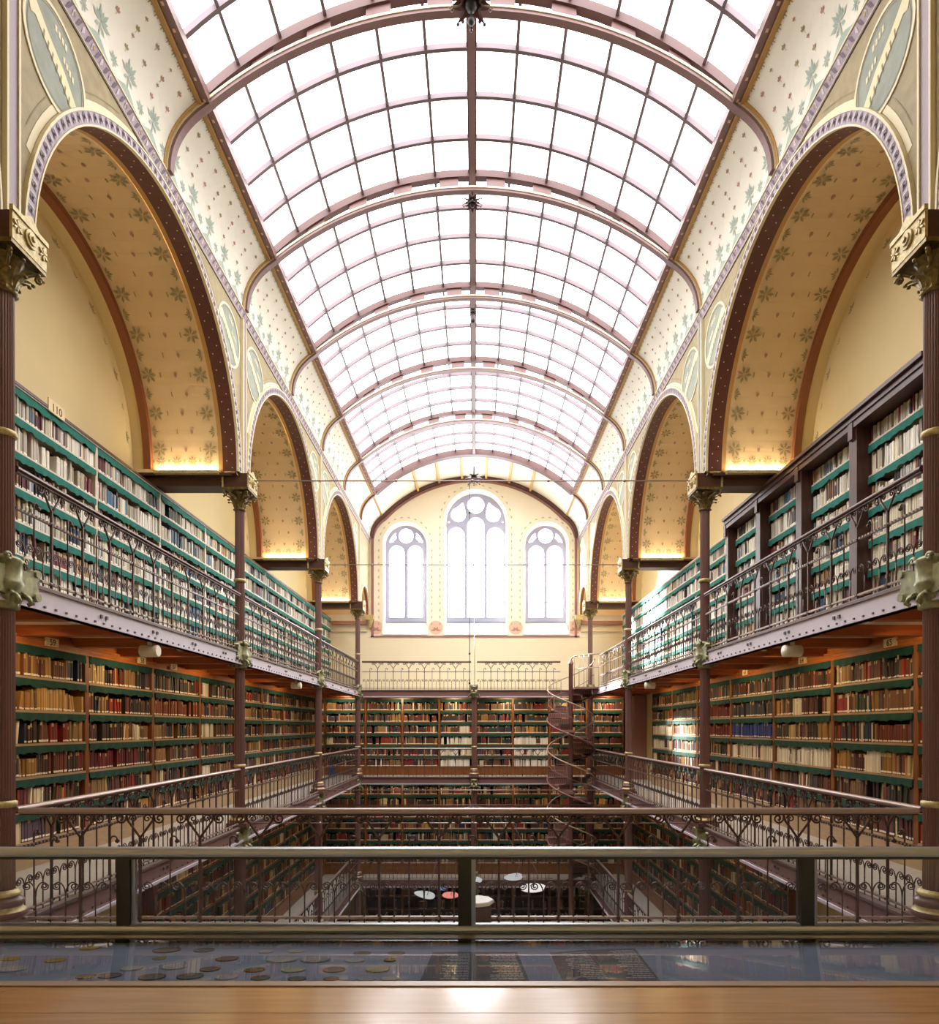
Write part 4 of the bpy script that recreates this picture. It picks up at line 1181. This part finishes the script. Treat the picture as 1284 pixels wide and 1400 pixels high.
# ================================================================== THINGS IN THE WELL
t = thing('hanging_mobile', 'pale oval discs and one salmon disc hanging on wires in dark well', 'mobile', (0, 14.0, -1.65))
def px(x, y, d): return (.058+(x-650.5)*d/896, -(y-995)*d/896)
def odisc(x, y, d, rx, rz_, tilt, mt, nm):
    X, Z = px(x, y, d); m = mb(mt); n = 22
    pts = [(rx*math.cos(2*PI*i/n)*(1-.25*math.cos(2*PI*i/n)*(nm == 'petal')), rx*.5*math.sin(2*PI*i/n)) for i in range(n)]
    Rm = Matrix.Rotation(tilt, 3, 'Y') @ Matrix.Rotation(R(rz_), 3, 'X')
    m.plate([pts], lambda u, v: Rm @ Vector((u, v, .008)), lambda u, v: Rm @ Vector((u, v, -.008)))
    ob('disc', m, t, (X, d-14.0, Z+1.65))
    wv = mb('rail_hand'); wv.tube([(X, d-14, Z+1.65), (X+.1, d-14, Z+1.95), (X*.6, 0, -.2), (0, 0, 0)], .006, 5); ob('wire', wv, t)
odisc(584, 1224, 13.6, .22, 30, .18, 'grey_paint', 'petal')
odisc(616, 1224, 14.2, .18, 38, 0, 'salmon_paint', 'oval')
odisc(650, 1203, 14.4, .2, 28, .1, 'grey_paint', 'petal')
odisc(705, 1199, 14.0, .2, 38, -.1, 'grey_paint', 'petal')
odisc(729, 1214, 13.8, .27, 32, -.05, 'white_paint', 'oval')
odisc(604, 1215, 14.6, .10, 40, .2, 'blue_paint', 'oval')
wv = mb('rail_iron'); wv.tube([(-3.9, 0, 0), (3.9, 0, 0)], .01, 6); ob('cross_wire', wv, t)
t = thing('pedestal', 'dark octagonal pedestal with flat white top behind the screen\'s middle post', 'pedestal', (.075, 5.25, -1.68))
m = mb('walnut_dark'); m.lathe([(.12, 0), (.12, .03), (.108, .04), (.108, .275)], 8); ob('body', m, t)
m = mb('white_paint'); m.lathe([(.122, .275), (.13, .28), (.13, .302), (.12, .308)], 8); ob('top', m, t)
t = thing('waste_bin', 'small blue bin on the middle gallery floor in left rear corner', 'bin', (-4.95, 22.75, -1.68))
m = mb('bin_blue'); m.lathe([(.09, 0), (.115, .3), (.125, .3), (.125, .315), (.10, .315), (.08, .02)], 18); ob('body', m, t)

# ================================================================== DISPLAY CASE
CS = .140                                      # fall of the glass top away from the viewer
t = thing('display_case', 'long wooden display case with sloping glass top in the foreground', 'display case', (0, 2.4, -1.68))
Q = lambda d, z: (d-2.4, z+1.68)
HWC = 2.6
m = mb('ledge_wood')
y0, z0 = Q(1.45, -.80); y1, _ = Q(1.838, 0)
m.box(-HWC, HWC, y0, y1-.0015, z0-.04, z0); ob('front_board', m, t)
m = mb('ledge_wood'); y2, _ = Q(2.02, 0); m.box(-HWC, HWC, y1+.0015, y2, z0-.04, z0); ob('ledge_board', m, t)
m = mb('case_frame'); y3, _ = Q(2.06, 0); m.box(-HWC, HWC, y2+.004, y3, z0-.03, z0+.004); m.use('case_dark'); m.box(-HWC, HWC, y2, y2+.004, z0-.03, z0-.002); ob('frame', m, t)
def plane_z(d, off): return -.80-off-CS*(d-2.05)
m = mb('case_glass'); m.poly([(x, *Q(d, plane_z(d, 0))) for x, d in ((-HWC, 2.05), (HWC, 2.05), (HWC, 2.90), (-HWC, 2.90))]); ob('glass_top', m, t)
m = mb('mat_slate'); m.poly([(x, *Q(d, plane_z(d, .03))) for x, d in ((-HWC, 2.05), (HWC, 2.05), (HWC, 2.90), (-HWC, 2.90))]); ob('cloth', m, t)
m = mb('case_dark'); ya, za = Q(2.89, -1.0); yb, _ = Q(3.06, 0); m.box(-HWC, HWC, ya, yb, za-.04, Q(0, -.928)[1]); ob('rear_frame', m, t)
m = mb('oak_warm'); m.box(-HWC, HWC, Q(1.55, 0)[0], Q(3.04, 0)[0], .0, .60); m.box(-HWC, HWC, Q(1.55, 0)[0], Q(1.60, 0)[0], .60, .83); ob('body', m, t)
def at(x, y, off=.03):
    d = (.80+off-CS*2.05)/((y-995)/896-CS); return .058+(x-650.5)*d/896, d
MED = [(17,1326,37,'silver'),(76,1314,27,'gold'),(123,1297,26,'gold'),(228,1300,36,'pewter'),(279,1300,27,'pewter'),(218,1311,18,'gold'),(180,1325,29,'silver'),(238,1323,33,'silver'),
       (208,1337,35,'pewter'),(260,1336,35,'pewter'),(150,1335,30,'pewter'),(118,1336,26,'bronze'),(287,1326,27,'bronze'),(14,1312,24,'gold'),(310,1312,30,'bronze'),(364,1302,21,'silver'),
       (405,1301,24,'silver'),(385,1313,41,'silver'),(431,1313,40,'silver'),(348,1327,28,'bronze'),(401,1327,33,'pale_gold'),(309,1337,30,'silver'),(356,1338,26,'bronze'),(406,1339,25,'pewter'),
       (457,1327,31,'pewter'),(453,1339,22,'pewter'),(485,1314,26,'silver'),(495,1304,24,'pewter'),(542,1304,24,'pewter'),(533,1314,17,'bronze'),(516,1327,32,'pale_gold'),(501,1339,26,'silver'),(533,1339,25,'silver')]
def medal_mesh(mt, thick):
    m = mb(mt); m.lathe([(.94, 0), (1, thick*.2), (1, thick*.9), (.95, thick), (.88, thick), (.85, thick*.82), (.3, thick*.84), (0, thick*.9)], 28)
    for i in range(9):
        a = i*.7; m.lathe([(.16, thick*.8), (.12, thick*1.02), (0, thick*1.08)], 8, (.42*math.cos(a)*(1 if i % 2 else .5), .42*math.sin(a), 0))
    return m.mesh('medal')
rowsn = {'front': [], 'middle': [], 'rear': []}
for q in sorted(MED): rowsn['front' if q[1] > 1331 else 'middle' if q[1] > 1319 else 'rear'].append(q)
TN = {'silver': 'silver', 'gold': 'gold', 'pewter': 'dull grey', 'bronze': 'bronze', 'pale_gold': 'pale gold'}
for rn, ms in rowsn.items():
    for i, (x, y, w, mt) in enumerate(ms):
        X, dd = at(x, y); r = w*dd/896/2
        thick = .45 if x == 533 and y == 1314 else .2
        me = cached(('med', mt, thick), lambda: medal_mesh(mt, thick))
        o = ob('medal', me, None, (X, dd, plane_z(dd, .03)+.0005)); o.scale = (r, r, r*.6); o.rotation_euler = (-math.atan(CS), 0, 0)
        tag(o, f'{TN[mt]} medal, {ordinal(i+1)} from left in the {rn} row under the case glass', 'medal', 'medals in the display case')
SHT = [([(592,1302),(573,1345),(645,1345),(647,1302)], 'leftmost grey printed sheet in display case, right of the medals'), ([(647.5,1302),(646,1345),(725,1345),(707,1302)], 'second grey printed sheet from left, joined to the first'),
       ([(752,1303),(771,1345),(841,1344),(802,1299)], 'third grey printed sheet from left, beyond the bare cloth gap'), ([(803,1299),(842,1344),(905,1344),(868,1297)], 'rightmost grey printed sheet in display case')]
for poly, lb in SHT:
    c = [at(*p) for p in poly]; cx = sum(p[0] for p in c)/4; cy = sum(p[1] for p in c)/4; cz = plane_z(cy, .028)
    m = mb('sheet_grey'); f = lambda X, dd, o=0: (X-cx, dd-cy, plane_z(dd, .028-o)-cz)
    m.poly([f(*p) for p in c]); m.poly([f(*p, -.0015) for p in c])
    m.use('sheet_text')
    def bil(u, v): 
        a = [c[0][k]+(c[3][k]-c[0][k])*u for k in (0, 1)]; b = [c[1][k]+(c[2][k]-c[1][k])*u for k in (0, 1)]
        return (a[0]+(b[0]-a[0])*v, a[1]+(b[1]-a[1])*v)
    for i in range(17):
        v = .08+i*.05; u0 = rnd.uniform(.28, .5); u1 = .93
        u = u0
        while u < u1:
            l = rnd.uniform(.05, .13); e = min(u+l, u1); m.poly([f(*bil(a, b), .0012) for a, b in ((u, v), (e, v), (e, v+.022), (u, v+.022))]); u = e+.015
    thing('printed_sheet', lb, 'sheet', (cx, cy, cz), 0, 'printed sheets in the display case', m)
# ------- glass screen on the rear edge of the case
t = thing('glass_screen', 'low glass screen with metal top rail and dark posts behind case', 'screen', (0, 3.0, -.930))
m = mb('screen_metal'); prof_ = [(-.026, .344), (-.03, .36), (-.022, .378), (0, .386), (.022, .378), (.03, .36), (.026, .344)]; m.smooth = True
m.grid(lambda u, i: (u, *prof_[i]), [-2.7, 2.7], range(7)); m.smooth = False; m.use('screen_post'); m.box(-2.7, 2.7, -.024, .028, .332, .345); ob('top_rail', m, t)
m = mb('screen_metal'); m.smooth = True; m.grid(lambda u, i: (u, -.035+.035*math.cos(PI-PI*i/6)+.035, .012+.024*math.sin(PI*i/6)), [-2.7, 2.7], range(7)); m.smooth = False; m.box(-2.7, 2.7, -.035, .035, 0, .012); ob('bottom_rail', m, t)
for x in (-1.541, .013, 1.573):
    m = mb('screen_post'); m.box(x-.035, x+.025, -.022, .022, .03, .338); m.use('screen_metal'); m.box(x+.025, x+.045, -.008, .008, .03, .338); ob('post', m, t)
xs = [-2.7, -1.541, .013, 1.573, 2.7]
for a, b in zip(xs[:-1], xs[1:]):
    m = mb('screen_glass'); m.box(a+.04, b-.036, -.004, .004, .03, .338); ob('glass_pane', m, t)
